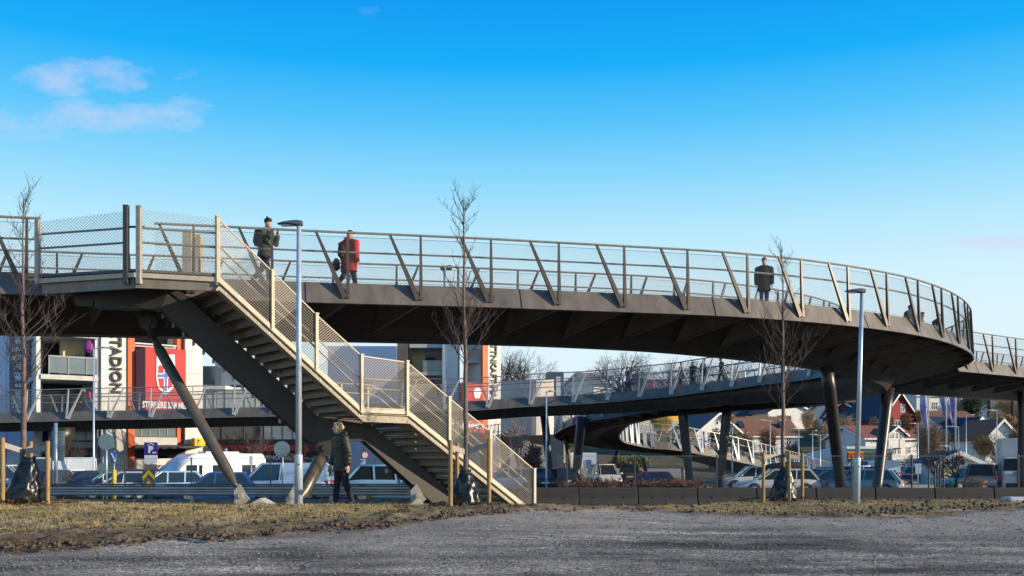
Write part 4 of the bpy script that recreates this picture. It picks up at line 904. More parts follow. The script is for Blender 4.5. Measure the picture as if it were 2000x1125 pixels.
def car(label, x, D, rz, Lg, Wd, H, typ, col, z0=-.41, group=None, roofbox=False, panel=False, band=None, name='parked_car', bars=False, X=None):
    t = thing(name, label, 'van' if typ == 'van' else 'car', (0, 0, 0), group); a1, a2, a3, a4, bf = TYPES[typ]; hw = Wd/2; bl = H*bf; r = .31 if H < 1.6 else .34
    st = [(.500, .30, .30+.25*bl, .74), (.49, .22, bl*.66, .86), (.45, .18, bl*.78, .95), (.36, .17, bl*.87, .99), (a1, .17, bl*.96, 1.0), (.0, .17, bl, 1.0), (-.30, .17, bl*1.01, 1.0), (-.42, .19, bl*(1.0 if typ != 'sedan' else .98), .98), (-.485, .24, bl*.95, .92), (-.5, .34, bl*.82, .84)]
    secs = []
    for f, lo, hi, wk in st:
        w = hw*wk; x_ = f*Lg
        secs.append([(x_, y, z) for y, z in ((-w*.86, lo), (-w*.97, lo+.10), (-w, lo+(hi-lo)*.55), (-w*.985, hi-.10), (-w*.90, hi), (0, hi+.025), (w*.90, hi), (w*.985, hi-.10), (w, lo+(hi-lo)*.55), (w*.97, lo+.10), (w*.86, lo))])
    o = MB().loft(secs[::-1]).build('body', col, t, True); o.modifiers.new('e', 'EDGE_SPLIT').split_angle = R(42)
    # glasshouse
    def ring(k):
        xf, xr = lerp(a1, a2, k)*Lg, lerp(a4, a3, k)*Lg; w = hw*lerp(.90, .72, k); z = lerp(bl-.02, H-.05, k)
        return [(xf, -w*.80, z), (xf-.10, -w, z), (xr+.08, -w, z), (xr, -w*.84, z), (xr, w*.84, z), (xr+.08, w, z), (xf-.10, w, z), (xf, w*.80, z)]
    if panel:
        mid = -.02*Lg
        g = MB().loft([[p for p in ring(k)] for k in (0, .5, 1)]).build('glasshouse', M_GLASS, t)
        secs = []
        for k in (0, .5, 1.0):
            q = ring(k); w = q[1][1]*-1.012; z = q[0][2]; xr = q[3][0]-.015; secs.append([(mid, -w, z), (xr, -w, z), (xr, -w*.55, z), (xr, w*.55, z), (xr, w, z), (mid, w, z)])
        MB().loft(secs).build('side_panel', col, t)
        q = ring(.25); qq = ring(.85); MB().add([(q[3][0]-.03, -hw*.6, q[3][2]), (q[3][0]-.03, hw*.6, q[3][2]), (qq[3][0]-.03, hw*.5, qq[3][2]), (qq[3][0]-.03, -hw*.5, qq[3][2])], [(0, 1, 2, 3)]).build('rear_window', M_GLASS, t)
    else: MB().loft([ring(k) for k in (0, .5, 1)]).build('glasshouse', M_GLASS, t)
    rf = MB(); secs = []
    for k, zz in ((.97, .0), (1.0, .03), (1.0, .05)):
        q = ring(k); s = 1.01 if zz < .05 else .9; secs.append([(p[0]*1.0, p[1]*s, p[2]+zz) for p in q])
    rf.loft(secs).build('roof', col, t, True).modifiers.new('e', 'EDGE_SPLIT').split_angle = R(40)
    b0, b1 = ring(0), ring(1)
    for i, wd in ((0, .07), (1, .05), (3, .10), (2, .08)):
        for j in (i, 7-i): MB().beam(b0[j], b1[j], wd, .03, up=(0, -1 if b0[j][1] < 0 else 1, 0)).build('pillar', col, t)
    for f in (.0, -.2):
        if a3 < f-.06:
            for s in (-1, 1): MB().beam((f*Lg, s*hw*.905, bl), (f*Lg-.06, s*hw*.725, H-.04), .07, .03, up=(0, s, 0)).build('pillar', col, t)
    for f in (.31, -.31):
        for s in (-1, 1):
            MB().disc((f*Lg, s*(hw-.005), r+.02), r*1.16, (0, 1, 0), .03, 20).build('wheel_arch', M_BLACKP, t); wheel(t, f*Lg, s*(hw-.06), r, s)
    for s in (-1, 1):
        MB().box((.475*Lg, s*hw*.66, bl*.66), (.16, hw*.36, .13), s*-.35).build('headlight', M_HEAD, t)
        MB().box((-.487*Lg, s*hw*.78, bl*.84), (.10, hw*.26, .22 if typ not in ('van', 'mpv') else .4), s*.3).build('tail_light', M_TAIL, t)
        m = MB().ell((a1*Lg-.15, s*(hw+.09), bl+.07), (.07, .11, .075), 8, 6).build('mirror', col, t)
        for f in (.0, -.19):
            if not panel or f == 0: MB().box((f*Lg-.05, s*(hw+.004), bl-.16), (.17, .03, .03)).build('door_handle', col, t)
    MB().b2(.46*Lg, .503*Lg, -hw*.72, hw*.72, .30, .44).build('grille', M_BLACKP, t); MB().b2(-.506*Lg, -.47*Lg, -hw*.80, hw*.80, .26, .40).build('bumper', M_BLACKP, t)
    MB().b2(-.512*Lg, -.50*Lg, -.26, .26, bl*.60, bl*.60+.11).build('number_plate', M_PLATE, t); MB().b2(.50*Lg, .512*Lg, -.26, .26, .36, .47).build('number_plate', M_PLATE, t)
    if band:
        for s in (-1, 1): MB().b2(-.45*Lg, .30*Lg, s*hw*1.0-.012, s*hw*1.0+.012, bl*.42, bl*.85).build('stripe', band, t)
    if bars:
        for s in (-1, 1): MB().tube([(a2*Lg-.2, s*hw*.62, H+.03), (a3*Lg+.1, s*hw*.62, H+.03)], .02, 6).build('roof_rail', M_RIM, t)
    if roofbox:
        secs = []
        for f, k, z in ((.13, .3, .16), (.08, .8, .24), (-.1, 1, .36), (-.30, 1, .34), (-.37, .8, .2)): secs.append([(f*Lg, y*k, H+.06+zz) for y, zz in ((-.40, 0), (.40, 0), (.38, z*.7), (.28, z), (-.28, z), (-.38, z*.7))])
        o = MB().loft(secs[::-1]).build('roof_box', M_BLACKP, None, True); tag(o, 'black roof box on the long silver estate car', 'roof box'); o.location = (G(x, D), D, z0); o.rotation_euler = (0, 0, rz)
    t.location = (G(x, D) if X is None else X, D, z0); t.rotation_euler = (0, 0, rz); return t
PT = dict(silver=(.60, .62, .64), grey=(.20, .21, .225), black=(.012, .012, .014), white=(.74, .75, .76), navy=(.015, .025, .11), teal=(.04, .24, .28), lblue=(.32, .52, .70), blue=(.02, .13, .42), red=(.38, .015, .02), dgrey=(.05, .052, .056), taupe=(.30, .26, .24), slate=(.24, .34, .42), sky=(.25, .46, .64), pblue=(.48, .62, .78))
PT = {k: paint(k, v) for k, v in PT.items()}
GL, GR_, GM = 'cars parked before the mall', 'cars parked behind the right-hand fence', 'cars under the spiral ramp'
car('pale blue compact car driving along the road behind the stair foot', 778, 39.6, 0, 4.1, 1.75, 1.46, 'hatch', PT['sky'], -.05, name='moving_car')
car('large white panel van with a green patch parked in front of the burger restaurant', 553, 51, R(180), 4.75, 1.85, 1.86, 'van', PT['pblue'], -.41, panel=True, name='parked_van')
car('silver off-road car at the left edge behind the black bag', 8, 54, R(8), 4.5, 1.85, 1.75, 'suv', PT['silver'], -.41, GL)
car('white van with a broad red stripe behind the sapling stakes', 100, 57, R(195), 4.6, 1.9, 2.15, 'van', PT['white'], -.41, GL, panel=True, band=PT['red'], name='parked_van')
car('dark grey hatchback seen from the rear beside the ribbed sign', 108, 53, R(80), 4.1, 1.75, 1.5, 'hatch', PT['dgrey'], -.41, GL)
car('cream white hatchback right of the ribbed sign', 143, 54.5, R(-25), 4.1, 1.75, 1.5, 'hatch', PT['white'], -.41, GL)
car('navy blue car parked at the foot of the one-armed lamp', 178, 54, R(205), 4.2, 1.75, 1.45, 'hatch', PT['navy'], -.41, GL)
car('teal car behind the two round grey sign backs', 212, 52.5, R(215), 4.2, 1.75, 1.42, 'hatch', PT['teal'], -.41, GL)
car('silver white saloon left of the yellow chevron sign', 246, 51.5, R(190), 4.4, 1.78, 1.42, 'sedan', PT['silver'], -.41, GL)
car('black estate car half hidden behind the silver white saloon', 262, 57, R(190), 4.5, 1.8, 1.5, 'wagon', PT['black'], -.41, GL)
car('pale blue car with a reflecting windscreen right of the chevron sign', 318, 51.5, R(215), 4.3, 1.76, 1.45, 'hatch', PT['lblue'], -.41, GL)
car('dark grey suv between the chevron sign and the camper van', 322, 58.5, R(215), 4.4, 1.85, 1.72, 'suv', PT['grey'], -.41, GL)
car('small bright blue car in front of the camper van', 422, 50, R(190), 3.9, 1.7, 1.46, 'hatch', PT['blue'], -.45, GL)
car('blue hatchback parked right of the white panel van', 655, 54, R(30), 4.0, 1.72, 1.5, 'hatch', PT['teal'], -.41, GL)
car('dark car behind the camper van and the white panel van', 480, 58, R(10), 4.3, 1.75, 1.5, 'hatch', PT['dgrey'], -.41, GL)
car('pale car seen through the lowest mesh panel of the stairs', 985, 66, R(200), 4.3, 1.75, 1.5, 'hatch', PT['pblue'], -.41, GM)
car('black saloon facing the photographer under the ramp', 1103, 71, R(-70), 4.5, 1.8, 1.45, 'sedan', PT['black'], -.41, GM)
car('white people carrier facing the photographer under the ramp', 1180, 77, R(-80), 4.3, 1.8, 1.72, 'mpv', PT['white'], -.41, GM)
car('dark car with red tail lights driving away under the ramp', 1229, 86, R(85), 4.4, 1.8, 1.68, 'suv', PT['dgrey'], -.41, GM)
car('low red car whose roof shows just above the barrier', 1263, 70, R(170), 4.0, 1.7, 1.38, 'hatch', PT['red'], -.55, GM)
car('black car beside the lamp before the curved wall', 1052, 66, R(100), 4.3, 1.78, 1.48, 'hatch', PT['black'], -.41, GM)
car('long silver estate car carrying a black roof box', 1516, 59.5, R(180), 4.75, 1.82, 1.47, 'wagon', PT['silver'], -.40, GR_, True, bars=True)
car('dark grey estate car just right of the long silver estate', 1592, 62, R(130), 4.6, 1.82, 1.5, 'wagon', PT['grey'], -.40, GR_)
car('bright blue hatchback behind the dark grey estate car', 1613, 66, R(135), 4.3, 1.78, 1.58, 'hatch', PT['blue'], -.40, GR_)
car('slate blue car left of the leaning column', 1628, 61, R(150), 4.3, 1.76, 1.42, 'hatch', PT['slate'], -.40, GR_)
car('silver people carrier with red lights left of the right-hand lamp', 1660, 61.5, R(110), 4.4, 1.82, 1.68, 'mpv', PT['pblue'], -.40, GR_)
car('small blue grey hatchback between the lamp and the thick column', 1692, 58.5, R(150), 3.9, 1.7, 1.48, 'hatch', PT['slate'], -.40, GR_)
car('white delivery van in front of the glass shop', 1690, 78, R(175), 4.8, 1.9, 2.0, 'van', PT['white'], -.41, GR_, panel=True, name='parked_van')
car('white car behind the long silver estate car', 1470, 66, R(180), 4.3, 1.76, 1.6, 'wagon', PT['white'], -.40, GR_)
car('blue and white hatchback alone on the pale paving', 1768, 88, R(200), 4.2, 1.75, 1.48, 'hatch', PT['white'], -.40, GR_, band=PT['navy'])
car('teal car with its bonnet towards the flagpoles', 1895, 67, R(190), 4.2, 1.76, 1.44, 'hatch', PT['teal'], -.40, GR_)
car('taupe off-road car seen square from behind beside the white truck', 1915, 61, R(66), 4.5, 1.86, 1.68, 'suv', PT['taupe'], -.30, GR_, bars=True)
# white camper van
def camper():
    D = 55; t = thing('camper_van', 'white camper van with a rounded overcab front parked left of the strut', 'camper van', (0, 0, 0)); W_ = PT['white']
    b = MB(); secs = []
    for x, zl, zh in ((2.5, .5, 1.0), (2.35, .35, 1.45), (1.9, .3, 1.95), (1.35, .3, 2.28), (.9, .3, 2.36), (-2.7, .3, 2.36), (-2.8, .4, 2.25)):
        secs.append([(x, y, z) for y, z in ((-1.0, zl), (-1.05, zl+.3), (-1.05, zh-.25), (-.85, zh), (.85, zh), (1.05, zh-.25), (1.05, zl+.3), (1.0, zl))])
    o = b.loft(secs[::-1]).build('body', W_, t, True); o.modifiers.new('e', 'EDGE_SPLIT').split_angle = R(40)
    MB().add([(2.37, -.92, 1.08), (2.37, .92, 1.08), (1.95, .86, 1.85), (1.95, -.86, 1.85)], [(0, 1, 2, 3)]).build('windscreen', M_GLASS, t)
    ws = MB().prism([(2.42, -.95, 1.05), (2.42, .95, 1.05), (1.98, .88, 1.83), (1.98, -.88, 1.83)], (.02, 0, .01)).build('windscreen', M_GLASS, t)
    for s in (-1, 1):
        MB().b2(1.15, 1.75, s*1.05-.015, s*1.05+.015, 1.1, 1.75).build('cab_window', M_GLASS, t); MB().b2(.85, 1.05, s*1.05-.015, s*1.05+.015, 1.1, 1.75).build('cab_window', M_GLASS, t)
        f = MB().b2(-.6, .3, s*1.05-.02, s*1.05+.02, 1.2, 1.75).build('side_window', M_GLASS, t); MB().b2(-2.2, -1.4, s*1.05-.02, s*1.05+.02, 1.2, 1.75).build('side_window', M_GLASS, t)
        for x in (1.55, -1.5): wheel(t, x, s*.95, .34, s)
        MB().box((2.46, s*.78, .72), (.1, .3, .16)).build('headlight', M_HEAD, t)
    MB().b2(2.42, 2.56, -.95, .95, .36, .52).build('bumper', M_BLACKP, t); MB().b2(-1.5, .4, -.5, .5, 2.36, 2.46).build('roof_hatch', W_, t)
    t.location = (G(408, D), D, -.42); t.rotation_euler = (0, 0, R(222)); return t
camper()
def truck():
    D = 61; t = thing('box_truck', 'white box truck with a yellow patch on its bonnet at the right edge', 'truck', (0, 0, 0)); W_ = PT['white']
    secs = []
    for x, zl, zh, w in ((2.95, .45, 1.05, .86), (2.8, .32, 1.22, .95), (2.25, .3, 1.38, 1.0), (1.75, .3, 2.0, .98), (1.4, .3, 2.18, .96), (.7, .3, 2.2, .96)): secs.append([(x, y, z) for y, z in ((-w, zl), (-w, (zl+min(zh, 1.3))/2), (-w*.92, zh-.08), (-w*.8, zh), (w*.8, zh), (w*.92, zh-.08), (w, (zl+min(zh, 1.3))/2), (w, zl))])
    MB().loft(secs[::-1]).build('cab', W_, t)
    MB().prism([(2.26, -.86, 1.37), (2.26, .86, 1.37), (1.72, .80, 2.06), (1.72, -.80, 2.06)], (.03, 0, .025)).build('windscreen', M_GLASS, t)
    for s in (-1, 1):
        MB().b2(1.0, 1.75, s*.965-.02, s*.965+.02, 1.3, 1.9).build('cab_window', M_GLASS, t); MB().box((2.72, s*.74, .98), (.28, .26, .22), -s*.4).build('headlight', M_HEAD, t)
        MB().box((1.85, s*1.2, 1.55), (.08, .2, .36)).build('mirror', M_BLACKP, t)
        for x in (2.0, -1.9): wheel(t, x, s*.9, .36, s)
    o = MB().b2(-3.4, .65, -1.12, 1.12, .75, 3.28).build('cargo_box', W_, t); bevel(o, .08, 3)
    o = MB().prism([(.66, -1.0, 2.25), (.66, 1.0, 2.25), (.66, .9, 3.2), (.66, -.9, 3.2)], (.18, 0, 0)).build('wind_deflector', W_, t)
    MB().prism([(2.80, -.1, 1.255), (2.80, .75, 1.255), (2.4, .75, 1.375), (2.4, -.1, 1.375)], (.0, 0, .02)).build('yellow_patch', mat('yellow_patch', (.72, .66, .02), .4, 0, 0), t)
    MB().b2(2.85, 3.0, -.75, .75, .42, .68).build('grille', M_BLACKP, t); MB().prism([(2.82, -.1, .85), (2.82, .8, .85), (2.79, .8, 1.2), (2.79, -.1, 1.2)], (.09, 0, 0)).build('yellow_patch', MATS['yellow_patch'], t)
    t.location = (G(1988, D), D, -.40); t.rotation_euler = (0, 0, R(-114)); return t
truck()
# ------------------------------------------------------------------ the mall on the left
M_WHITE = mat('white_render', (.74, .71, .64), .85, 0, .11, 1.2, bump=.05, stretch=(1.5, 1.5, .25)); M_ORANGE = mat('orange_cladding', (.68, .13, .03), .6, 0, .06, 1); M_PANEL = mat('shade_blue_panel', (.52, .60, .74), .55, 0, .05, .6); M_DARKIN = mat('garage_dark', (.03, .028, .026), .9, 0, .3, 1)  # M_PANEL puts the blue of shade into a white wall's colour
M_BEIGE = mat('beige_wall', (.62, .52, .31), .85, 0, .08, 2); M_SLAB = mat('slab_concrete', (.52, .50, .47), .85, 0, .1, 2); M_RGLASS = mat('railing_glass', (.14, .18, .19), .12, 0, .1, 2, spec=.8); M_RED = mat('red_banner', (.60, .035, .035), .65, 0, .05, 1); M_REDF = mat('red_fascia', (.42, .02, .025), .5, 0, .1, 1)
M_NAVY = mat('navy_sign', (.018, .03, .075), .45, 0, .08, 2); M_SIGNW = mat('sign_white', (.78, .80, .82), .5, 0, 0); M_BLK = mat('sign_black', (.012, .012, .013), .5, 0, 0); M_GREYB = mat('grey_blue', (.22, .27, .36), .6, 0, .06, 1); M_PINK = mat('banner_shade_side', (.30, .12, .13), .7, 0, .06, 1)
M_PLINTH = mat('grey_plinth', (.33, .33, .34), .8, 0, .1, 2); M_WIN = glass('window_glass', (.035, .05, .065), .08)
FD = Vector((.80, .60, 0)); FN = Vector((.60, -.80, 0)); FO = Vector((G(198, 72), 72, 0))
def facp(x, y, off=0.0, O=FO):
    k = (x-1000)/2000; o = O+FN*off; t = (k*o.y-o.x)/(FD.x-k*FD.y); p = o+FD*t; return Vector((p.x, p.y, 1.55+(900-y)*p.y/2000))
def fq(mb, x0, x1, y0, y1, off=0., th=.3, zb=None, zt=None, O=FO):
    a, b, c, d = facp(x0, y1, off, O), facp(x1, y1, off, O), facp(x1, y0, off, O), facp(x0, y0, off, O)
    zl, zh = (a.z+b.z)/2, (c.z+d.z)/2; zl = zb if zb is not None else zl; zh = zt if zt is not None else zh
    a.z = b.z = zl; c.z = d.z = zh
    return mb.prism([a, b, c, d], -FN*th)
TOPZ = 12.6
mall = thing('shopping_mall', 'white and orange shopping mall with an open parking deck behind the lower walkway', 'shopping mall', (G(220, 74), 74, -.42))
def part(nm, m, *a, parent=None, **k): return fq(MB(), *a, **k).build(nm, m, parent or mall)
part('tower_wall', M_WHITE, 198, 250, 0, 0, zb=-.45, zt=TOPZ+.6, th=5); part('orange_pier', M_ORANGE, 250.3, 263, 0, 0, off=.15, zb=.1, zt=TOPZ+.3, th=.5)
part('grey_pier', M_GREYB, 189.5, 198, 0, 0, off=-.2, zb=-.45, zt=TOPZ, th=4)
part('end_wall', M_WHITE, 362, 396, 0, 0, zb=-.45, zt=TOPZ+1, th=6); part('orange_pier', M_ORANGE, 346, 356, 0, 0, off=-.3, zb=1.5, zt=TOPZ, th=1); part('grey_pier', M_PINK, 356, 362, 0, 0, off=-.4, zb=-.4, zt=TOPZ, th=1)
for z in (1.2, 4.6, 8.0):
    fq(MB(), 198, 250, 0, 0, off=.012, zb=z, zt=z+.035, th=.03).build('panel_joint', M_PLINTH, mall); fq(MB(), 362, 396, 0, 0, off=.012, zb=z, zt=z+.035, th=.03).build('panel_joint', M_PLINTH, mall)
# parking bay left of the tower, floor by floor
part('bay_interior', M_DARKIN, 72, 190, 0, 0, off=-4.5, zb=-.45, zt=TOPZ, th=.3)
for y0, y1 in ((648, 658), (733, 742), (863, 874)):
    part('floor_slab', M_SLAB, 80, 192, y0, y1, off=.25, th=4.7)
for y0, y1 in ((618, 647), (698, 732), (838, 862)):
    r = part('glass_railing', M_RGLASS, 95, 190, y0+1, y1-2, off=.1, th=.05); part('railing_cap', M_PLINTH, 95, 190, y0-2, y0+1, off=.13, th=.1, parent=r)
    for x in (95, 133, 168): part('railing_post', M_PLINTH, x, x+1.6, y0, y1, off=.16, th=.06, parent=r)
part('inner_wall', M_BEIGE, 123, 165, 661, 733, off=-2.0, th=1.0); part('inner_wall', M_BEIGE, 128, 168, 835, 863, off=-2.0, th=.6); part('inner_wall', M_SLAB, 145, 165, 874, 960, off=-2.0, th=1)
part('edge_column', M_WHITE, 71, 79, 0, 0, off=.1, zb=-.45, zt=TOPZ, th=.8); part('edge_column', M_WHITE, 186, 189, 0, 0, off=-.1, zb=-.45, zt=TOPZ, th=.3)
a, b = facp(124, 735, -1.8), facp(158, 690, -1.8); MB().beam(a, b, .1, .12).build('stair_rail', M_PLINTH, mall); a, b = facp(119, 735, -1.6), facp(150, 692, -1.6); MB().beam(a, b, .1, .12).build('stair_rail', M_PLINTH, mall)
# bay right of the tower
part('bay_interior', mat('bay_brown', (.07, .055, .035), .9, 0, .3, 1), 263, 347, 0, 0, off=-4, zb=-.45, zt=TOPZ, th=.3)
part('floor_slab', M_SLAB, 263, 346, 673, 679, off=-.4, th=3.6); part('floor_slab', M_SLAB, 263, 346, 854, 869, off=-.1, th=3.8); part('lower_wall', M_BEIGE if False else M_WHITE, 263, 346, 895, 0, off=-.6, zb=-.45, th=.4)
MB().tube([facp(264, 670, -.2), facp(345, 676, -.2)], .05, 6).build('stair_rail', M_SIGNW, mall)
w = part('window_band', M_RGLASS, 263, 343, 832, 853, off=-.25, th=.1)
for x in (276, 292, 310, 326): part('mullion', M_PLINTH, x, x+1.4, 832, 853, off=-.2, th=.1, parent=w)
cp = MB(); cp.prism([facp(263, 869, 0), facp(390, 869, 0), facp(390, 871, 1.6), facp(263, 876, 1.6)], (0, 0, -.12)); cp.prism([facp(263, 875, .0), facp(362, 875, 0), facp(362, 888, .1), facp(263, 892, .1)], FN*-.3)
cp.build('canopy', mat('canopy_dark', (.04, .036, .034), .6, 0, .1, 2), mall)
bx = part('banner_box', M_RED, 284, 363, 681, 802, off=1.0, th=1.25)
c0, c1 = facp(284, 681, .99), facp(284, 802, .99); sd_ = MB(); s0, s1 = facp(266, 683, .3), facp(266, 802, .3); sd_.prism([Vector((s0.x, s0.y, c1.z)), Vector((c1.x, c1.y, c1.z)), Vector((c0.x, c0.y, c0.z)), Vector((s0.x, s0.y, c0.z-.05))], -FN*.2); sd_.build('banner_shade_side', M_PINK, mall)  # banner red dulled and darkened to paint its shaded side
# shield and slogan on the banner
def onfac(pts, off): return [facp(x, y, off) for x, y in pts]
sh = [(306, 695), (341, 692), (343, 738), (340, 756), (324, 772), (309, 758), (305, 740)]; ish = [(309.5, 714), (339.5, 712), (339.8, 738), (337, 752), (324, 765), (312, 755), (309, 739)]
MB().prism(onfac(sh, 1.03), FN*.02).build('shield', M_SIGNW, bx); MB().prism(onfac(ish, 1.06), FN*.01).build('shield_field', M_RED, bx)
CB = mat('cross_blue', (.06, .16, .55), .5, 0, 0)
MB().prism(onfac([(320, 700), (328, 700), (328, 766), (320, 766)], 1.075), FN*.008).build('cross', M_SIGNW, bx); MB().prism(onfac([(309, 729), (340, 728), (340, 738), (309, 739)], 1.075), FN*.008).build('cross', M_SIGNW, bx)
MB().prism(onfac([(322, 704), (326, 704), (326, 764), (322, 764)], 1.09), FN*.008).build('cross', CB, bx); MB().prism(onfac([(309, 731), (340, 730), (340, 736), (309, 737)], 1.092), FN*.008).build('cross', CB, bx)
Z_ = Vector((0, 0, 1))
text_mb("STERKERE SAMMEN", .62, facp(324, 792, 1.05), FD, Z_, .03, bold=.022, sx=.62).build('slogan', M_SIGNW, bx)
text_mb("E STADION", 1.0, facp(226, 697, .08), -Z_, FD, .22, bold=.02, sx=1.02).build('wall_lettering', M_BLK, mall)
# chimney-like tower that shows above the bridge
tw = MB(); tw.b2(G(356, 84), G(374, 84), 84, 85, 10, P(0, 452, 84).z); tw.b2(G(374, 84), G(389, 84), 84.3, 85.2, 10, P(0, 456, 84).z); tw.build('stair_tower', mat('tower_beige', (.42, .36, .25), .85, 0, .1, 1), mall)
# shaded panel wall to the far left
LD = Vector((.85, -.53, 0)); LN = Vector((-.53, -.85, 0)); LO = Vector((G(75, 73.2), 73.2, 0))
def lp_(x, y, off=0.): 
    k = (x-1000)/2000; o = LO+LN*off; t = (k*o.y-o.x)/(LD.x-k*LD.y); p = o+LD*t; return Vector((p.x, p.y, 1.55+(900-y)*p.y/2000))
def lq(x0, x1, y0, y1, off, th, zb=None, zt=None):
    a, b, c, d = lp_(x0, y1, off), lp_(x1, y1, off), lp_(x1, y0, off), lp_(x0, y0, off)
    if zb is not None: a.z = b.z = zb
    if zt is not None: c.z = d.z = zt
    return MB().prism([a, b, c, d], -LN*th)
lq(-90, 73, 0, 0, 0, .4, -.45, TOPZ).build('panel_wall', M_PANEL, mall)
for x in (-60, -20, 12): lq(x, x+.8, 0, 0, .012, .03, -.4, TOPZ).build('panel_joint', M_GREYB, mall)
ds = thing('directory_sign', 'tall navy directory sign listing shop names on the shaded mall wall', 'sign', lp_(38, 800, .2)); lq(18, 58, 634, 812, .12, .12).build('panel', M_NAVY, ds)
for y in (655, 674, 692, 709, 727, 744, 761, 781, 800): lq(18, 58, y-.7, y+.7, .14, .02).build('divider', M_GREYB, ds)
for y, s, z in ((645, 'H&M', .72), (662, 'VERO', .34), (668, 'MODA', .34), (682, 'EXPLARE', .42), (699, 'APOTEK', .46), (717, 'MEET', .52), (732, 'COOP', .44), (739, 'PRIX', .40), (753, 'KLÆR', .34), (768, 'NIC', .5), (775, 'NIC', .5), (789, 'nille', .95), (806, 'VITA', .4)):
    text_mb(s, z, lp_(37, y, .15), LD, Z_, .02, bold=.012).build('shop_name', M_SIGNW, ds)
# --- low restaurant building with red bands
rs = thing('restaurant', 'low dark restaurant with red fascia bands and a white slogan behind the strut', 'restaurant', (G(520, 84), 84, -.42))
def wq(x0, x1, y0, y1, D, th, nm, m, par, zb=None, zt=None):
    z0, z1 = P(0, y1, D).z, P(0, y0, D).z; z0 = zb if zb is not None else z0; z1 = zt if zt is not None else z1
    return MB().b2(G(x0, D), G(x1, D), D, D+th, z0, z1).build(nm, m, par)
M_GLZ = mat('glazing_pale', (.55, .57, .50), .35, 0, .12, .7); M_DKB = mat('dark_cladding_and_shade', (.025, .024, .026), .6, 0, .2, 1)
wq(396, 665, 880, 0, 84, 8, 'wall', M_DKB, rs, zb=-.45); u = wq(396, 660, 822, 868, 84.2, 8, 'upper_glazing', M_GLZ, rs)
for x in (430, 452, 475, 500, 512, 530, 550, 570, 590): wq(x, x+(3 if x in (430, 512) else 1), 822, 868, 84.15, .1, 'mullion', M_BLK, u)
for x0, x1 in ((399, 429), (433, 475), (478, 508)): wq(x0, x1, 833, 857, 84.1, .1, 'pane', M_WIN, u)
wq(415, 640, 869, 881, 83.6, .5, 'red_band', M_REDF, rs); wq(440, 640, 818, 824, 83.8, .5, 'red_band', M_REDF, rs); wq(396, 640, 858, 869, 84, .3, 'dark_band', M_DKB, rs)
text_mb("HOME OF THE WHOPPER", .47, P(505, 894, 83.9), (1, 0, 0), Z_, .04, bold=.012, sx=.98).build('slogan', M_SIGNW, rs)
wq(396, 640, 760, 818, 90, 4, 'rear_wall', M_GLZ, rs)
for x in (402, 418, 440, 458, 478, 500, 520): wq(x, x+.8, 760, 818, 89.95, .06, 'mullion', M_PLINTH, rs)
wq(396, 420, 715, 752, 90, 3, 'window', M_WIN, rs); wq(396, 440, 752, 760, 89.6, 3, 'ledge', M_WHITE, rs); wq(420, 520, 700, 752, 92, 3, 'penthouse', M_GREYB, rs)
# --- second part of the mall seen through and above the stairs
m2 = thing('mall_wing', 'mall wing with a shade-blue gable wall, balconies and an orange stripe behind the stairs', 'shopping mall', (G(800, 80), 80, -.42))
g_ = MB(); g_.prism([P(640, 676, 78), P(775, 676, 76.5), Vector((G(775, 76.5), 76.5, -.45)), Vector((G(640, 78), 78, -.45))], (0, 3, 0)); g_.build('gable_wall', M_PANEL, m2)
g_ = MB(); g_.prism([Vector((G(775.5, 76.5), 76.6, -.45)), Vector((G(795, 79), 79, -.45)), Vector((G(797, 79), 79, 10.6)), Vector((G(775.5, 76.5), 76.6, 10.4))], (-.1, 2, 0)); g_.build('side_wall', M_DKB, m2)  # dark colour stands in for the shadow side of the tower
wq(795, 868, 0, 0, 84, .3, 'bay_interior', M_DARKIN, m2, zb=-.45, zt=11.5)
for y0, y1 in ((672, 679), (727, 733), (800, 806)): wq(800, 866, y0, y1, 79, 4, 'floor_slab', M_SLAB, m2)
wq(804, 829, 681, 727, 81, 1, 'inner_wall', M_BEIGE, m2); wq(810, 850, 750, 790, 81, 1, 'inner_wall', M_BEIGE, m2)
for y0, y1 in ((704, 727), (775, 800)): wq(826, 866, y0, y1, 79.0, .06, 'glass_railing', M_RGLASS, m2)
wq(864, 870, 0, 0, 78.7, 1, 'drain_column', mat('pale_blue_col', (.35, .45, .6), .6, 0, .05, 1), m2, zb=-.45, zt=11.2)
wq(870, 894, 0, 0, 78.8, 3, 'end_wall', M_WHITE, m2, zb=-.45, zt=11.2); wq(912, 944, 0, 0, 82, 1, 'bay_interior', M_DARKIN, m2, zb=-.45, zt=11.2)
wq(912, 940, 681, 703, 79, .06, 'glass_railing', M_RGLASS, m2); wq(911, 942, 703, 709, 79, 3, 'floor_slab', M_SLAB, m2); wq(912, 942, 768, 776, 79.5, 2, 'floor_slab', M_SLAB, m2)
O2 = Vector((G(943, 78), 78, 0))
fq(MB(), 943, 953, 0, 0, zb=1.0, zt=11.6, th=.25, O=O2).build('orange_pier', M_ORANGE, m2); fq(MB(), 953.3, 978, 0, 0, off=-.05, zb=-.45, zt=11.8, th=3, O=O2).build('tower_wall', M_WHITE, m2)
fq(MB(), 904, 943, 748, 845, off=.5, th=.5, O=O2).build('banner_box', M_RED, m2)
em = MB(); em.prism([facp(x, y, .52, O2) for x, y in ((924, 764), (929, 757), (937, 758), (940, 766), (936, 778), (927, 778))], FN*.03); em.build('emblem', M_SIGNW, m2); text_mb("SAMMEN", .5, facp(924, 833, .53, O2), FD, Z_, .03, bold=.02).build('slogan', M_SIGNW, m2)
text_mb("ITTNKAFT HAP", .75, facp(964, 727, .02, O2), -Z_, FD, .12, bold=.012, sx=.92).build('wall_lettering', M_BLK, m2)
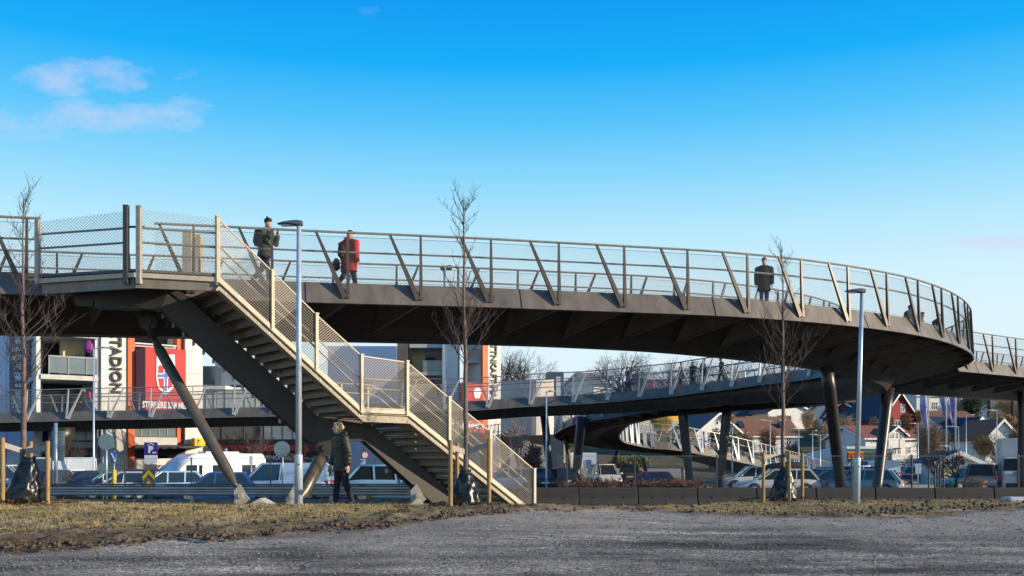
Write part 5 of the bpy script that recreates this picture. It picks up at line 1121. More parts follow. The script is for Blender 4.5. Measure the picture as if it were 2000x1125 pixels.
# curved building, with the bridge's shadow and the sunlit part built as walls
cb = thing('curved_building', 'beige building with a curved facade and dark wall of bridge shadow right of the lettered tower', 'building', (G(1040, 95), 95, -.42))
secs = []
for i in range(13):
    x = lerp(978, 1082, i/12); D = 100-9*math.sin(math.pi*min(1, i/12*.62+.1)); yt = 746-5*i/12
    secs.append([Vector((G(x, D), D, P(0, 775, D).z-3.4)), Vector((G(x, D), D, P(0, yt, D).z)), Vector((G(x, D), D+3, P(0, yt, D).z)), Vector((G(x, D), D+3, P(0, 775, D).z-3.4))])
MB().loft(secs).build('curved_facade', boards('pale_cladding', (.55, .49, .44), .5, vertical=True, depth=.3), cb)
wq(975, 1075, 808, 0, 99, 3, 'shadow_wall', M_DARKIN, cb, zb=-.45)  # dark wall put in for the bridge's cast shadow
rw = MB(); tp_ = [(996, 834), (1008, 845), (1024, 858), (1042, 866), (1060, 870), (1075, 872)]
rw.prism([P(x, y, 92) for x, y in tp_]+[Vector((G(1075, 92), 92, -.45)), Vector((G(996, 92), 92, -.45))], (0, .5, 0)); rw.build('sunlit_wall', mat('sunlit_beige', (.50, .44, .40), .85, 0, .1, 1), cb); wq(1000, 1022, 860, 874, 91.95, .1, 'wall_opening', M_WIN, cb)  # beige wall shaped as the sunlit part below that shadow
nb = thing('dark_annex', 'narrow dark blue annex with a white and green panel behind the walkway', 'building', (G(1090, 105), 105, 0)); wq(1068, 1101, 726, 0, 105, 5, 'wall', M_GREYB if False else mat('navy_cladding', (.05, .075, .115), .6, 0, .1, 1), nb, zb=-.45); wq(1080, 1087, 740, 775, 104.9, .2, 'green_panel', mat('green_panel', (.03, .09, .05), .6, 0, .1, 1), nb); wq(1086, 1095, 736, 775, 104.85, .2, 'white_panel', M_SIGNW, nb)
# low buildings glimpsed under the ramp
lb_ = thing('low_shop', 'beige low shop with a large window under the spiral ramp', 'building', (G(1095, 108), 108, -.42)); wq(1073, 1112, 868, 0, 108, 5, 'wall', M_BEIGE, lb_, zb=-.45); f = wq(1085, 1096, 874, 898, 107.9, .1, 'window', M_SIGNW, lb_); wq(1086.5, 1094.5, 876, 896, 107.85, .06, 'pane', M_WIN, f); wq(1090, 1104, 905, 940, 107.9, .1, 'doorway', M_DARKIN, lb_); wq(1073, 1112, 901, 904, 107.6, .4, 'sign_band', M_SIGNW, lb_)
lb_ = thing('blue_door_garage', 'pale low garage with a blue door under the spiral ramp', 'building', (G(1140, 112), 112, -.42)); wq(1113, 1165, 884, 0, 112, 5, 'wall', M_PANEL, lb_, zb=-.45); wq(1146, 1155, 898, 925, 111.9, .1, 'door', PT['blue'], lb_)
lb_ = thing('stone_wall', 'long grey stone wall behind the cars under the ramp', 'wall', (G(1200, 100), 100, -.42)); wq(1120, 1330, 915, 0, 100, .5, 'masonry', M_PLINTH, lb_, zb=-.45)


lt = thing('lantern', 'purple faceted lantern hanging on the parking deck by the thin lamp', 'lantern', facp(173, 676, .6)); lm = MB(); cc_ = facp(173, 677, .7)
lm.loft([[cc_+Vector((math.cos(a)*r, math.sin(a)*r, z)) for a in [math.pi*2*i/8 for i in range(8)]] for z, r in ((-.42, .12), (-.2, .32), (.15, .32), (.42, .1))]); lm.build('shade', mat('lantern_purple', (.20, .02, .22), .5, 0, .05, 2), lt)
MB().tube([cc_+Vector((0, 0, .4)), cc_+Vector((0, 0, 1.0))], .02, 5).build('cord', M_BLK, lt)
# ------------------------------------------------------------------ signs and flags near the car park
M_ZINC = mat('sign_back', (.25, .34, .36), .45, .4, .08, 3); M_POLE = mat('sign_pole', (.42, .48, .52), .4, .5, .1, 3); M_YEL = mat('sign_yellow', (.78, .55, .01), .5, 0, 0); M_SBLUE = mat('sign_blue', (.01, .12, .52), .45, 0, 0); M_PURP = mat('sign_purple', (.05, .02, .26), .45, 0, 0); M_SRED = mat('sign_red', (.55, .02, .02), .45, 0, 0); M_SGREY = mat('sign_grey', (.13, .125, .115), .6, 0, .1, 3)
X_ = Vector((1, 0, 0)); F_N = Vector((0, -1, 0))
def sign(label, x, D, group=None): return thing('traffic_sign', label, 'sign', (G(x, D), D, -.41), group)
def pole(t, x, yt, D, r=.04, m=None, zb=-.41): MB().tube([(G(x, D), D, zb), (G(x, D), D, P(0, yt, D).z)], r, 10).build('pole', m or M_POLE, t, True)
def disc(t, x, y, rpx, D, m, nm='sign_plate', th=.03): return MB().disc(P(x, y, D)+F_N*.06, rpx*D/2000, (0, 1, 0), th, 28).build(nm, m, t)
def plate(t, x0, x1, y0, y1, D, m, nm='sign_plate', th=.03, off=.06): return MB().b2(G(x0, D), G(x1, D), D-off-th/2, D-off+th/2, P(0, y1, D).z, P(0, y0, D).z).build(nm, m, t)
s = sign('grey back of a large round sign left of the orange stripe', 208, 46); pole(s, 208, 845, 46); MB().disc(P(208, 863, 46)+F_N*.03, 16*.023, (0, 1, 0), .02, 28).build('sign_plate', M_ZINC, s)
s = sign('grey back of a lower round sign half hidden beside the thin lamp', 201, 47.5); pole(s, 201, 892, 47.5); MB().disc(P(201, 915, 47.5)+F_N*.03, 11*.0237, (0, 1, 0), .02, 28).build('sign_plate', M_ZINC, s)
s = sign('grey back of a round sign above the white panel van', 551, 47); pole(s, 552, 862, 47); disc(s, 551, 877, 15.5, 47, M_ZINC)
s = sign('blue oval keep-right arrow sign on a yellow post', 223, 48); pole(s, 223, 880, 48, .03); pole(s, 223, 918, 47.95, .1, M_YEL); e_ = MB().ell(P(223, 893, 48)+F_N*.08, (6.5*.024, .02, 12*.024), 24, 10).build('sign_plate', M_SBLUE, s)
MB().beam(P(219, 885, 48)+F_N*.11, P(226, 899, 48)+F_N*.11, .05, .02, up=(0, -1, 0)).build('arrow', M_SIGNW, e_); MB().prism([P(228.5, 903, 48)+F_N*.12, P(222.5, 900, 48)+F_N*.12, P(228, 894, 48)+F_N*.12], (0, -.01, 0)).build('arrow', M_SIGNW, e_)
s = sign('purple parking house sign with a white plate under it', 296, 50); pole(s, 296, 880, 50, .05); b_ = plate(s, 282.5, 308.5, 864, 888, 50, M_PURP)
text_mb("P", .44, P(295, 878.5, 50)+F_N*.085, X_, Z_, .015, bold=.022).build('letter', M_SIGNW, b_)
MB().tube([P(289, 869.5, 50)+F_N*.09, P(295.5, 866, 50)+F_N*.09, P(302, 869.5, 50)+F_N*.09], .018, 5).build('roof_symbol', M_SIGNW, b_); plate(b_, 299, 305, 883, 885.5, 50, M_SIGNW, 'bar', .02, .09)
plate(s, 283, 308, 889, 905, 50, M_SIGNW, 'lower_plate'); plate(s, 284, 307, 907, 917, 50, M_SGREY, 'lower_plate')
s = sign('yellow chevrons on a grey board standing behind the guardrail', 291, 44); pole(s, 291, 930, 44.1, .05); cbd = plate(s, 279, 304, 916, 953, 44, M_SGREY)
for y in (916.5, 938.5):
    MB().prism([P(x, yy, 44)+F_N*.09 for x, yy in ((291.5, y+.5), (303, y+14), (303, y+21), (291.5, y+9), (280, y+21), (280, y+14))], (0, -.01, 0)).build('chevron', M_YEL, cbd)
s = sign('ribbed teal back of a tall plate sign on a thick pole', 111, 42); pole(s, 109, 826, 42, .075); pb = plate(s, 100, 124, 842, 900, 42, M_ZINC, off=-.08)
for k in range(9): plate(pb, 100, 124, 844+6.6*k, 846+6.6*k, 42, M_ZINC, 'rib', .04, -.03)
s = sign('red edged yield sign beside the leftmost stake', 14, 40); pole(s, 10, 872, 40, .03)
MB().prism([P(x, y, 40)+F_N*.06 for x, y in ((-4, 864), (19.5, 866), (10.5, 894))], (0, -.02, 0)).build('sign_plate', M_SRED, s); MB().prism([P(x, y, 40)+F_N*.085 for x, y in ((0, 868), (16, 869), (10, 887))], (0, -.01, 0)).build('sign_field', M_SIGNW, s)
s = sign('dark slatted board on a post before the restaurant', 482, 56); pole(s, 441, 876, 56, .08, M_GREYB); pb = plate(s, 446, 474, 884, 908, 56, M_ZINC)
for k in range(5): plate(pb, 446, 474, 886+4.6*k, 887.2+4.6*k, 56, M_SGREY, 'slat', .05, .09)
s = sign('round red and white prohibition sign behind the woman', 713, 52); pole(s, 713, 885, 52, .03); d_ = disc(s, 713, 889, 8, 52, M_SRED); MB().disc(P(713, 889, 52)+F_N*.085, 5.6*.026, (0, 1, 0), .02, 24).build('sign_field', M_SIGNW, d_)
s = sign('small white parking sign with a P right of the woman', 708, 53); pole(s, 708, 896, 53, .03); b_ = plate(s, 704, 712, 897, 911, 53, M_SIGNW); text_mb("P", .26, P(708, 902, 53)+F_N*.09, X_, Z_, .01, bold=.01).build('letter', M_SBLUE, b_)
s = sign('small white plate on a thin pole before the burger slogan', 491, 54); pole(s, 491, 890, 54, .03); plate(s, 487.5, 494, 890, 907, 54, M_SIGNW)
s = thing('box_sign', 'yellow illuminated box sign with the number 7 on the white mall wall', 'sign', facp(387, 866, .3)); bx = fq(MB(), 380.5, 394, 855.5, 871, off=1.0, th=.8).build('box', M_YEL, s); text_mb("7", .46, facp(387, 864, 1.01), FD, Z_, .02, bold=.025).build('number', M_SRED, bx)
s2 = MB(); a = facp(394, 855.5, 1.0); b = facp(394, 871, 1.0); s2.prism([b, b-FN*.8+FD*.5, a-FN*.8+FD*.5, a], FD*.05); s2.build('box_side', M_YEL, s); text_mb("7", .3, facp(401, 864, .8), FD, Z_, .02).build('number', M_SIGNW, bx)
s = sign('yield sign above a round blue roundabout sign near the white house', 1781, 80); pole(s, 1781, 898, 80, .035); MB().prism([P(x, y, 80)+F_N*.06 for x, y in ((1776.5, 896), (1785, 896), (1781, 903))], (0, -.03, 0)).build('sign_plate', M_SRED, s); MB().disc(P(1781, 908.5, 80)+F_N*.06, 4.4*.04, (0, 1, 0), .03, 20).build('sign_plate', M_SBLUE, s)
s = sign('pale blue back of a square sign right of the roundabout sign', 1793, 78); pole(s, 1793, 905, 78, .035); plate(s, 1787, 1799, 905, 925, 78, mat('pale_sign_back', (.32, .48, .6), .5, .1, .05, 2))
s = thing('info_board', 'dark navy information board in front of the white house', 'board', (G(1757, 92), 92, -.41)); plate(s, 1751.5, 1763.5, 902, 922, 92, M_NAVY, 'panel', .2)
for k in range(4): plate(s, 1753, 1761, 905+4*k, 906.2+4*k, 92, M_SIGNW, 'text_line', .05, .18)
def flag(x, yt, yb, D, w, seed, label, c2):
    t = thing('flagpole', label, 'flagpole', (G(x, D), D, -.41), 'flagpoles by the car park'); MB().tube([(G(x, D), D, -.41), (G(x, D), D, 9.6), (G(x, D), D, 10.5)], [.08, .055, .04], 10).build('pole', M_PALE, t, True)
    z1, z0 = P(0, yt, D).z, P(0, yb, D).z; fl = MB(); vs = []; fs = []; nx_, nz_ = 7, 22
    for j in range(nz_+1):
        f = j/nz_
        for i in range(nx_):
            u = i/(nx_-1); ww = w*D/2000*(.55+.45*math.sin(f*2.2+.5))*(1 if f < .8 else 1-.9*(f-.8)/.2*u); vs.append((G(x, D)-.09-ww*u+.06*math.sin(f*7+seed)*u, D+.28*math.sin(u*7+f*3+seed)*.6, z1+(z0-z1)*f-.25*u))
    for j in range(nz_):
        for i in range(nx_-1): fs.append((j*nx_+i, j*nx_+i+1, (j+1)*nx_+i+1, (j+1)*nx_+i))
    m = mat('flag_'+str(seed), (.10, .05, .30), .8, 0, 0, 1.2, col2=c2); o = fl.add(vs, fs).build('flag', m, t, True); o.modifiers.new('s', 'SOLIDIFY').thickness = .012
flag(1813, 735, 838, 88, 13, 1, 'white flagpole with a limp purple and white flag, leftmost of three', (.75, .72, .85))
flag(1848, 735, 812, 90, 12, 2, 'white flagpole with a purple, green and white flag, middle of three', (.5, .72, .68))
flag(1866, 735, 828, 86, 13, 3, 'white flagpole with a dark purple flag, rightmost of three', (.68, .62, .82))
for x, D in ((1820, 58), (1837, 56)):
    t = thing('cycle_stand', 'dark steel post frame on the paving '+('left' if x == 1820 else 'right')+' of the thick fence post', 'post frame', (G(x, D), D, -.41)); 
    for k in (-6, 6): MB().tube([(G(x+k, D), D, -.41), (G(x+k, D), D, P(0, 915, D).z)], .05, 8).build('leg', M_FPOST, t)
    MB().beam((G(x-8, D), D, P(0, 915, D).z), (G(x+8, D), D, P(0, 915, D).z), .08, .08).build('crossbar', M_FPOST, t)
# ------------------------------------------------------------------ houses on the slope
W_WALL = boards('white_boarding', (.76, .75, .72)); Y_WALL = boards('yellow_boarding', (.72, .40, .05)); R_WALL = boards('red_boarding', (.30, .028, .028)); B_WALL = boards('cream_boarding', (.60, .55, .46)); G_WALL = boards('grey_boarding', (.55, .58, .60)); N_WALL = boards('dark_blue_boarding', (.05, .06, .085))
T_BROWN = boards('brown_tiles', (.20, .095, .055), .3, .85, depth=1.0); T_NAVY = boards('navy_tiles', (.022, .028, .05), .3, .6, depth=1.0); T_RED = boards('red_tiles', (.26, .085, .055), .3, .85, depth=1.0); T_GREY = boards('grey_tiles', (.12, .12, .13), .3, .8, depth=1.0)
M_TRIM = mat('white_trim', (.78, .77, .74), .6, 0, .04, 3)
def window(t, x, z, w, h, y=0, m_frame=M_TRIM, cols=2, arch=False):
    f = MB(); a = .09
    f.b2(x-w/2-a, x+w/2+a, y-.06, y+.05, z-h/2-a, z-h/2); f.b2(x-w/2-a, x+w/2+a, y-.06, y+.05, z+h/2, z+h/2+a); f.b2(x-w/2-a, x-w/2, y-.055, y+.05, z-h/2, z+h/2); f.b2(x+w/2, x+w/2+a, y-.055, y+.05, z-h/2, z+h/2)
    for k in range(1, cols): f.b2(x-w/2+w*k/cols-.035, x-w/2+w*k/cols+.035, y-.05, y+.05, z-h/2, z+h/2)
    f.b2(x-w/2, x+w/2, y-.045, y+.05, z+h*.12-.025, z+h*.12+.025)
    o = f.build('window', m_frame, None); o.parent = t; p = MB().b2(x-w/2, x+w/2, y-.015, y+.04, z-h/2, z+h/2).build('pane', M_WIN, None); p.parent = o
def house(label, x, D, w, d, zb, ze, zr, wall, roof, rz=0, ridge='x', wins=(), gwins=(), group='houses on the slope', chimney=None, over=.45, lower=None, name='house'):
    """ze eaves, zr ridge (world heights); the front faces the photographer; wins (x, z, w, h, cols) on the front"""
    t = thing(name, label, 'house', (0, 0, 0), group); loc = Vector((G(x, D), D, 0)); lo = zb-4
    def bl(mb, nm, m, par=None): o = mb.build(nm, m, None); o.parent = par or t; return o
    hw, y0, y1 = w/2, 0, d
    if ridge == 'x':
        wl = MB().prism([(-hw, y0, lo), (-hw, y1, lo), (-hw, y1, ze), (-hw, (y0+y1)/2, zr), (-hw, y0, ze)], (w, 0, 0))
    else:
        wl = MB().prism([(-hw, y0, lo), (hw, y0, lo), (hw, y0, ze), (0, y0, zr), (-hw, y0, ze)], (0, d, 0))
    bl(wl, 'wall', wall); rf = MB(); tr = MB(); s = .12
    if ridge == 'x':
        ym = (y0+y1)/2; sl = (zr-ze)/(ym-y0)
        for sg in (-1, 1):
            e = ym+sg*(ym-y0+over); ez = ze-over*sl
            rf.prism([(-hw-over, ym, zr+.06), (-hw-over, e, ez+.06), (-hw-over, e, ez+.06+s), (-hw-over, ym, zr+.06+s)], (w+2*over, 0, 0))
            for xx in (-hw-over-.06, hw+over): tr.prism([(xx, ym, zr-.16), (xx, e, ez-.16), (xx, e, ez+.10), (xx, ym, zr+.10)], (.06, 0, 0))
        tr.b2(-hw-over, hw+over, y0-over-.05, y0-over+.0, ze-over*sl-.1, ze-over*sl+.08)
    else:
        sl = (zr-ze)/hw
        for sg in (-1, 1):
            e = sg*(hw+over); ez = ze-over*sl
            rf.prism([(0, y0-over, zr+.06), (e, y0-over, ez+.06), (e, y0-over, ez+.06+s), (0, y0-over, zr+.06+s)], (0, d+2*over, 0))
            tr.prism([(0, y0-over-.07, zr-.2), (e, y0-over-.07, ez-.2), (e, y0-over-.07, ez+.16), (0, y0-over-.07, zr+.16)], (0, .07, 0))
    r_ = bl(rf, 'roof', roof); bl(tr, 'bargeboard', M_TRIM)
    if chimney is not None: bl(MB().b2(chimney-.35, chimney+.35, (y0+y1)/2-.35, (y0+y1)/2+.35, zr-.6, zr+1.1), 'chimney', T_RED, r_)
    if lower: bl(MB().b2(-hw-.04, hw+.04, -.04, d, lo, lower), 'plinth', M_PLINTH)
    for q in wins: window(t, *q[:4], y=0, cols=q[4] if len(q) > 4 else 2)
    t.location = loc; t.rotation_euler = (0, 0, rz+R(17)); return t
def hz(y, D): return 1.55+(900-y)*D/2000
def hx(x, xc, D): return (x-xc)*D/2000
def hw_(xc, D, *ws): return [(hx(x, xc, D), hz(y, D), w*D/2000, h*D/2000, c) for x, y, w, h, c in ws]
D = 185; house('yellow wooden house with white windows high behind the mid-span columns', 1333, D, 14.2, 9, hz(830, D), hz(768, D), hz(740, D), Y_WALL, T_RED, R(4), 'x', hw_(1333, D, (1308, 803, 5, 13, 2), (1362, 802, 9, 14, 2), (1385, 801, 9, 14, 2), (1275, 806, 5, 12, 1)), lower=hz(822, D))
D = 148; house('white gable-fronted house left of the long brown roof', 1404, D, 6.8, 9, hz(890, D), hz(843, D), hz(807, D), W_WALL, T_GREY, R(0), 'y', hw_(1404, D, (1400, 824, 5, 10, 1), (1388, 853, 6, 12, 1), (1428, 852, 7, 12, 2)))
h = house('long white house with a brown roof and two skylights', 1494, 150, 11.0, 8, hz(890, 150), hz(849, 150), hz(813, 150), W_WALL, T_BROWN, R(-3), 'x', hw_(1494, 150, (1460, 862, 12, 10, 3), (1513, 862, 7, 11, 2), (1545, 862, 9, 11, 2)), chimney=None)
for x in (1452, 1540):
    zc = hz(828, 150); MB().prism([(hx(x-6, 1494, 150), 1.2, zc-.6), (hx(x+6, 1494, 150), 1.2, zc-.6), (hx(x+6, 1494, 150), 2.0, zc+.25), (hx(x-6, 1494, 150), 2.0, zc+.25)], (0, -.25, .2)).build('skylight', M_WIN, None).parent = h
D = 190; house('upper white house with a broad low gable above the long brown roof', 1545, D, 9.4, 9, hz(835, D), hz(806, D), hz(782, D), W_WALL, T_GREY, R(0), 'y', hw_(1545, D, (1527, 793, 9, 7, 2), (1585, 812, 9, 12, 2), (1530, 815, 30, 6, 4)))
D = 195; house('dark roofed low house above the white gable', 1475, D, 9, 8, hz(830, D), hz(812, D), hz(796, D), B_WALL, T_NAVY, R(5), 'x', hw_(1475, D, (1460, 818, 8, 6, 2)))
D = 178; house('white house with a steep navy roof left of the leaning lamp', 1650, D, 4.6, 8, hz(850, D), hz(803, D), hz(783, D), W_WALL, T_NAVY, R(0), 'x', hw_(1650, D, (1637, 812, 5, 6, 2)))
D = 170; house('navy house with a white gable behind the leaning lamp', 1672, D, 3.6, 8, hz(850, D), hz(808, D), hz(778, D), N_WALL, T_NAVY, R(-6), 'y', ())
D = 168; house('navy roofed red house with a white dormer beside the thick column', 1712, D, 5.0, 9, hz(850, D), hz(808, D), hz(783, D), R_WALL, T_NAVY, R(6), 'x', hw_(1712, D, (1702, 794, 6, 6, 2), (1732, 815, 4, 8, 1)))
D = 160; house('tall red house with a white-edged gable', 1757, D, 6.3, 10, hz(860, D), hz(815, D), hz(766, D), R_WALL, T_NAVY, R(0), 'y', hw_(1757, D, (1764, 797, 8, 14, 2), (1749, 826, 19, 9, 3)))
D = 122; h = house('white wooden house with a brown tiled roof and a small front gable', 1741, D, 7.2, 8, hz(938, D), hz(855, D), hz(832, D), W_WALL, T_RED, R(0), 'x', hw_(1741, D, (1781, 861, 8, 4, 2), (1781, 879, 8, 11, 2), (1748, 880, 7, 13, 2), (1758, 880, 7, 13, 2), (1746, 905, 8, 13, 2), (1703, 862, 10, 5, 2), (1716, 880, 8, 12, 2)), lower=hz(897, D))
xc = hx(1748, 1741, D); dz = lambda y: hz(y, D)
MB().prism([(xc-1.15, -.45, dz(875)), (xc+1.15, -.45, dz(875)), (xc+1.15, -.45, dz(851)), (xc, -.45, dz(836)), (xc-1.15, -.45, dz(851))], (0, 3.2, 0)).build('front_gable', W_WALL, None).parent = h
gb = MB()
for sg in (-1, 1):
    gb.prism([(xc, -.75, dz(834.5)), (xc+sg*1.55, -.75, dz(853)), (xc+sg*1.55, -.75, dz(850.5)), (xc, -.75, dz(831.5))], (0, 3.4, 0))
gb.build('gable_roof', T_RED, None).parent = h
for sg in (-1, 1): MB().prism([(xc, -.80, dz(835.5)), (xc+sg*1.6, -.80, dz(854)), (xc+sg*1.6, -.80, dz(850.5)), (xc, -.80, dz(831.5))], (0, .05, 0)).build('bargeboard', M_TRIM, None).parent = h
for x in (1738, 1747.5, 1757.5): window(h, hx(x, 1741, D), dz(851), 6*D/2000, 10*D/2000, y=-.46)
D = 200; house('pale house with turquoise windows high behind the flags', 1830, D, 9.5, 8, hz(815, D), hz(772, D), hz(755, D), G_WALL, T_GREY, R(0), 'x', hw_(1830, D, (1798, 795, 7, 14, 2), (1824, 793, 14, 14, 3), (1850, 795, 9, 12, 2)))
D = 180; house('long low house with a brown tiled roof behind the flags', 1858, D, 9.5, 8, hz(835, D), hz(818, D), hz(802, D), B_WALL, T_BROWN, R(-8), 'x', ())
D = 150; house('dark blue roofed white house at the right behind the flagpoles', 1880, D, 4.6, 8, hz(890, D), hz(846, D), hz(814, D), W_WALL, T_NAVY, R(0), 'x', ())
D = 147; house('white gabled house end with a grey gable field, upper of two', 1914, D, 3.9, 6, hz(890, D), hz(840, D), hz(816, D), G_WALL, T_NAVY, R(0), 'y', ())
D = 142; house('white gabled porch wing with two brown windows, lower of two', 1905, D, 3.7, 6, hz(890, D), hz(851, D), hz(830, D), W_WALL, T_NAVY, R(0), 'y', hw_(1905, D, (1897, 857, 9, 8, 1), (1911, 857, 9, 8, 1)))
D = 128; house('white house with a steep gable left of the box truck', 1957, D, 4.5, 7, hz(900, D), hz(855, D), hz(820, D), W_WALL, T_BROWN, R(-8), 'y', hw_(1957, D, (1962, 860, 5, 9, 1)))
D = 175; house('white house with a red roof seen above the lower walkway', 1127, D, 3.4, 6, hz(800, D), hz(762, D), hz(744, D), W_WALL, T_RED, R(0), 'y', hw_(1127, D, (1118, 763, 6, 8, 2)))
D = 172; house('grey roofed white house behind the big bare oak', 1175, D, 4.2, 7, hz(800, D), hz(755, D), hz(728, D), W_WALL, T_GREY, R(30), 'x', hw_(1175, D, (1175, 765, 6, 8, 2)))
D = 172; house('red tiled cottage roof with a chimney above the lower walkway', 1268, D, 3.4, 6, hz(800, D), hz(768, D), hz(752, D), B_WALL, T_RED, R(0), 'x', (), chimney=.3)
D = 165; house('pale cabin with a dark roof just right of the curved facade', 1100, D, 2.4, 5, hz(800, D), hz(770, D), hz(760, D), B_WALL, T_GREY, R(0), 'x', ())
# shed and glass shop
D = 84; sh_ = house('small white shed with a low gable and posters behind the cycle stands', 1870, D, 3.4, 4, hz(935, D)+.2, hz(902, D), hz(884, D), W_WALL, T_GREY, R(-17), 'y', (), None, name='shed')
for x, y, w, hh, c in ((1876, 898, 8, 14, 'red'), (1880, 903, 7, 9, 'navy'), (1852, 905, 9, 12, 'lblue')): MB().b2(hx(x-w/2, 1870, D), hx(x+w/2, 1870, D), -.05, -.01, hz(y+hh/2, D), hz(y-hh/2, D)).build('poster', PT[c], None).parent = sh_
MB().b2(-1.7, 1.6, -.08, -.01, -.3, hz(915, D)).build('lower_wall', mat('ochre_wall', (.62, .5, .22), .85, 0, .1, 2), None).parent = sh_
MB().beam((hx(1822, 1870, D), .6, hz(901, D)), (hx(1852, 1870, D), .6, hz(890, D)), 1.2, .08).build('side_canopy', T_GREY, None).parent = sh_
gs = thing('glass_shop', 'low grey shop with a glass front and a red sign band', 'shop', (G(1690, 100), 100, -.42)); D = 100
g_ = MB(); g_.prism([Vector((G(1556, D), 103, -.45)), Vector((G(1654, D), 99.9, -.45)), P(1654, 873, 99.9), P(1640, 874, 100.4), Vector((G(1556, D), 103, hz(897, 103)))], (0, 3, 0)); g_.build('side_wall', boards('shop_cladding', (.50, .53, .57), 1.2, .5, vertical=True, depth=.3), gs)
wq(1654, 1742, 876, 0, 100.4, 4, 'glass_front', glass('shop_glass', (.05, .085, .06), .1), gs, zb=-.45); wq(1652, 1744, 872, 876.5, 100, 4.5, 'roof_edge', M_SIGNW, gs)
for x in (1655, 1671, 1686, 1700, 1715, 1730, 1741): wq(x, x+1.0, 877, 930, 100.3, .12, 'mullion', mat('green_mullion', (.12, .26, .18), .5, .2, .1, 2), gs)
wq(1655, 1742, 877, 884, 100.25, .2, 'green_band', glass('green_glass', (.10, .24, .13), .15), gs)
for x0, x1 in ((1657, 1687), (1721, 1733)):
    b_ = wq(x0, x1, 884, 894.5, 99.8, .35, 'red_sign', mat('shop_red', (.62, .03, .02), .45, 0, 0), gs); wq(x0, x1, 882.2, 884, 99.8, .35, 'yellow_edge', M_YEL, b_); wq(x0, x1, 894.5, 896, 99.8, .35, 'yellow_edge', M_YEL, b_)
wl_ = thing('garden_wall', 'low white wall along the paving in front of the white house', 'wall', (G(1810, 105), 105, -.41)); MB().b2(G(1762, 105), G(1830, 105), 105, 105.3, -.42, hz(921, 105)).build('masonry', M_TRIM, wl_)
# ------------------------------------------------------------------ trees and shrubs of the background
B_DARK = mat('oak_bark', (.055, .042, .035), .9, 0, .3, 3)
def bare_tree(label, x, D, ytop, zb, spread, seed, trunk_r=.35, depth=5, fork=.22, m=B_DARK, group='bare trees against the sky'):
    rng = random.Random(seed); loc = Vector((G(x, D), D, zb)); H = hz(ytop, D)-zb; t = thing('bare_tree', label, 'tree', loc, group); tb = MB(); br = MB(); cnt = [0]
    def grow(p, d, L_, r, lv, mb):
        k = 3; pts = [p]; rs = [r]
        for i in range(k):
            d = (d+Vector((rng.gauss(0, .13), rng.gauss(0, .13), rng.gauss(.03, .07)))).normalized(); p = p+d*(L_/k); pts.append(p); rs.append(r*(1-.3*(i+1)/k))
        mb.tube(pts, rs, 6 if lv < 2 else (4 if lv < 4 else 3), cap=False)
        if lv >= depth or L_ < .1: return
        n = 4 if lv < 3 else 3
        for j in range(n):
            a = rng.random()*6.28; ax = d.orthogonal().normalized(); ax.rotate(Matrix.Rotation(a, 3, d)); dd = d.copy(); dd.rotate(Matrix.Rotation(R(rng.uniform(16, 50))*spread, 3, ax)); grow(pts[-1] if j < 2 else pts[rng.choice((1, 2))], dd, L_*rng.uniform(.60, .86), max(.014, rs[-1]*rng.uniform(.52, .72)), lv+1, br)
    top = loc+Vector((0, 0, H*fork)); tb.tube([loc-Vector((0, 0, 1)), loc.lerp(top, .5)+Vector((rng.gauss(0, .05), 0, 0)), top], [trunk_r*1.15, trunk_r, trunk_r*.82], 9); tb.build('trunk', m, t, True)
    for j in range(5):
        a = j*1.257+rng.random()*.6; th = R((4, 28, 40, 34, 48)[j])*spread; grow(top, Vector((math.sin(th)*math.cos(a), math.sin(th)*math.sin(a), math.cos(th))), H*.235, trunk_r*.55, 1, br)
    br.build('crown', m, t); return t
bare_tree('tall bare tree with crooked limbs just right of the lettered tower', 1003, 150, 655, 8, 1.0, 5, .45); bare_tree('slender bare tree beside the crooked one at the lettered tower', 1040, 152, 668, 8, .85, 6, .28)
bare_tree('big round-crowned bare oak behind the lower walkway', 1214, 160, 668, 9.5, 1.1, 8, .6, 6); bare_tree('bare tree left of the two standing in black coats', 1312, 168, 684, 10.5, 1.0, 9, .3); bare_tree('bare tree behind the group on the lower walkway', 1372, 172, 676, 10.5, 1.05, 12, .34); bare_tree('bare tree just left of the upper walkway posts', 1432, 176, 684, 11, 1.0, 14, .3)
bare_tree('low bare tree above the branch bridge railing at the right', 1932, 175, 688, 10, 1.1, 15, .3); bare_tree('wide bare tree at the right edge above the branch bridge', 1978, 165, 690, 9, 1.1, 16, .3)
bare_tree('sparse bare tree in front of the restaurant, left', 470, 70, 815, -.4, .9, 18, 0.09, 4, m=mat('grey_twigs', (.12, .08, .07), .9, 0, .2, 3)); bare_tree('sparse bare tree in front of the restaurant, right', 508, 66, 810, -.4, .9, 19, 0.09, 4, m=MATS['grey_twigs']); bare_tree('sparse bare tree right of the round sign back', 600, 68, 825, -.4, 1.0, 21, 0.09, 4, m=MATS['grey_twigs'])
bare_tree('dark slim bare tree left of the one-armed lamp', 133, 60, 835, -.4, .7, 22, .08, 4, m=B_DARK)
bare_tree('dark spindly tree among the flagpoles, left', 1833, 62, 852, -.4, 1.0, 24, 0.09, 4); bare_tree('dark spindly tree among the flagpoles, right', 1868, 64, 850, -.4, 1.0, 25, 0.09, 4)
bare_tree('bare tree in front of the white gable at the right', 1950, 100, 822, 0, 1.1, 26, .14, 5); bare_tree('pale slim tree against the dark shadow wall of the curved building', 1012, 78, 792, -.4, .5, 27, .1, 4, m=mat('pale_twigs', (.42, .33, .26), .9, 0, .2, 3))
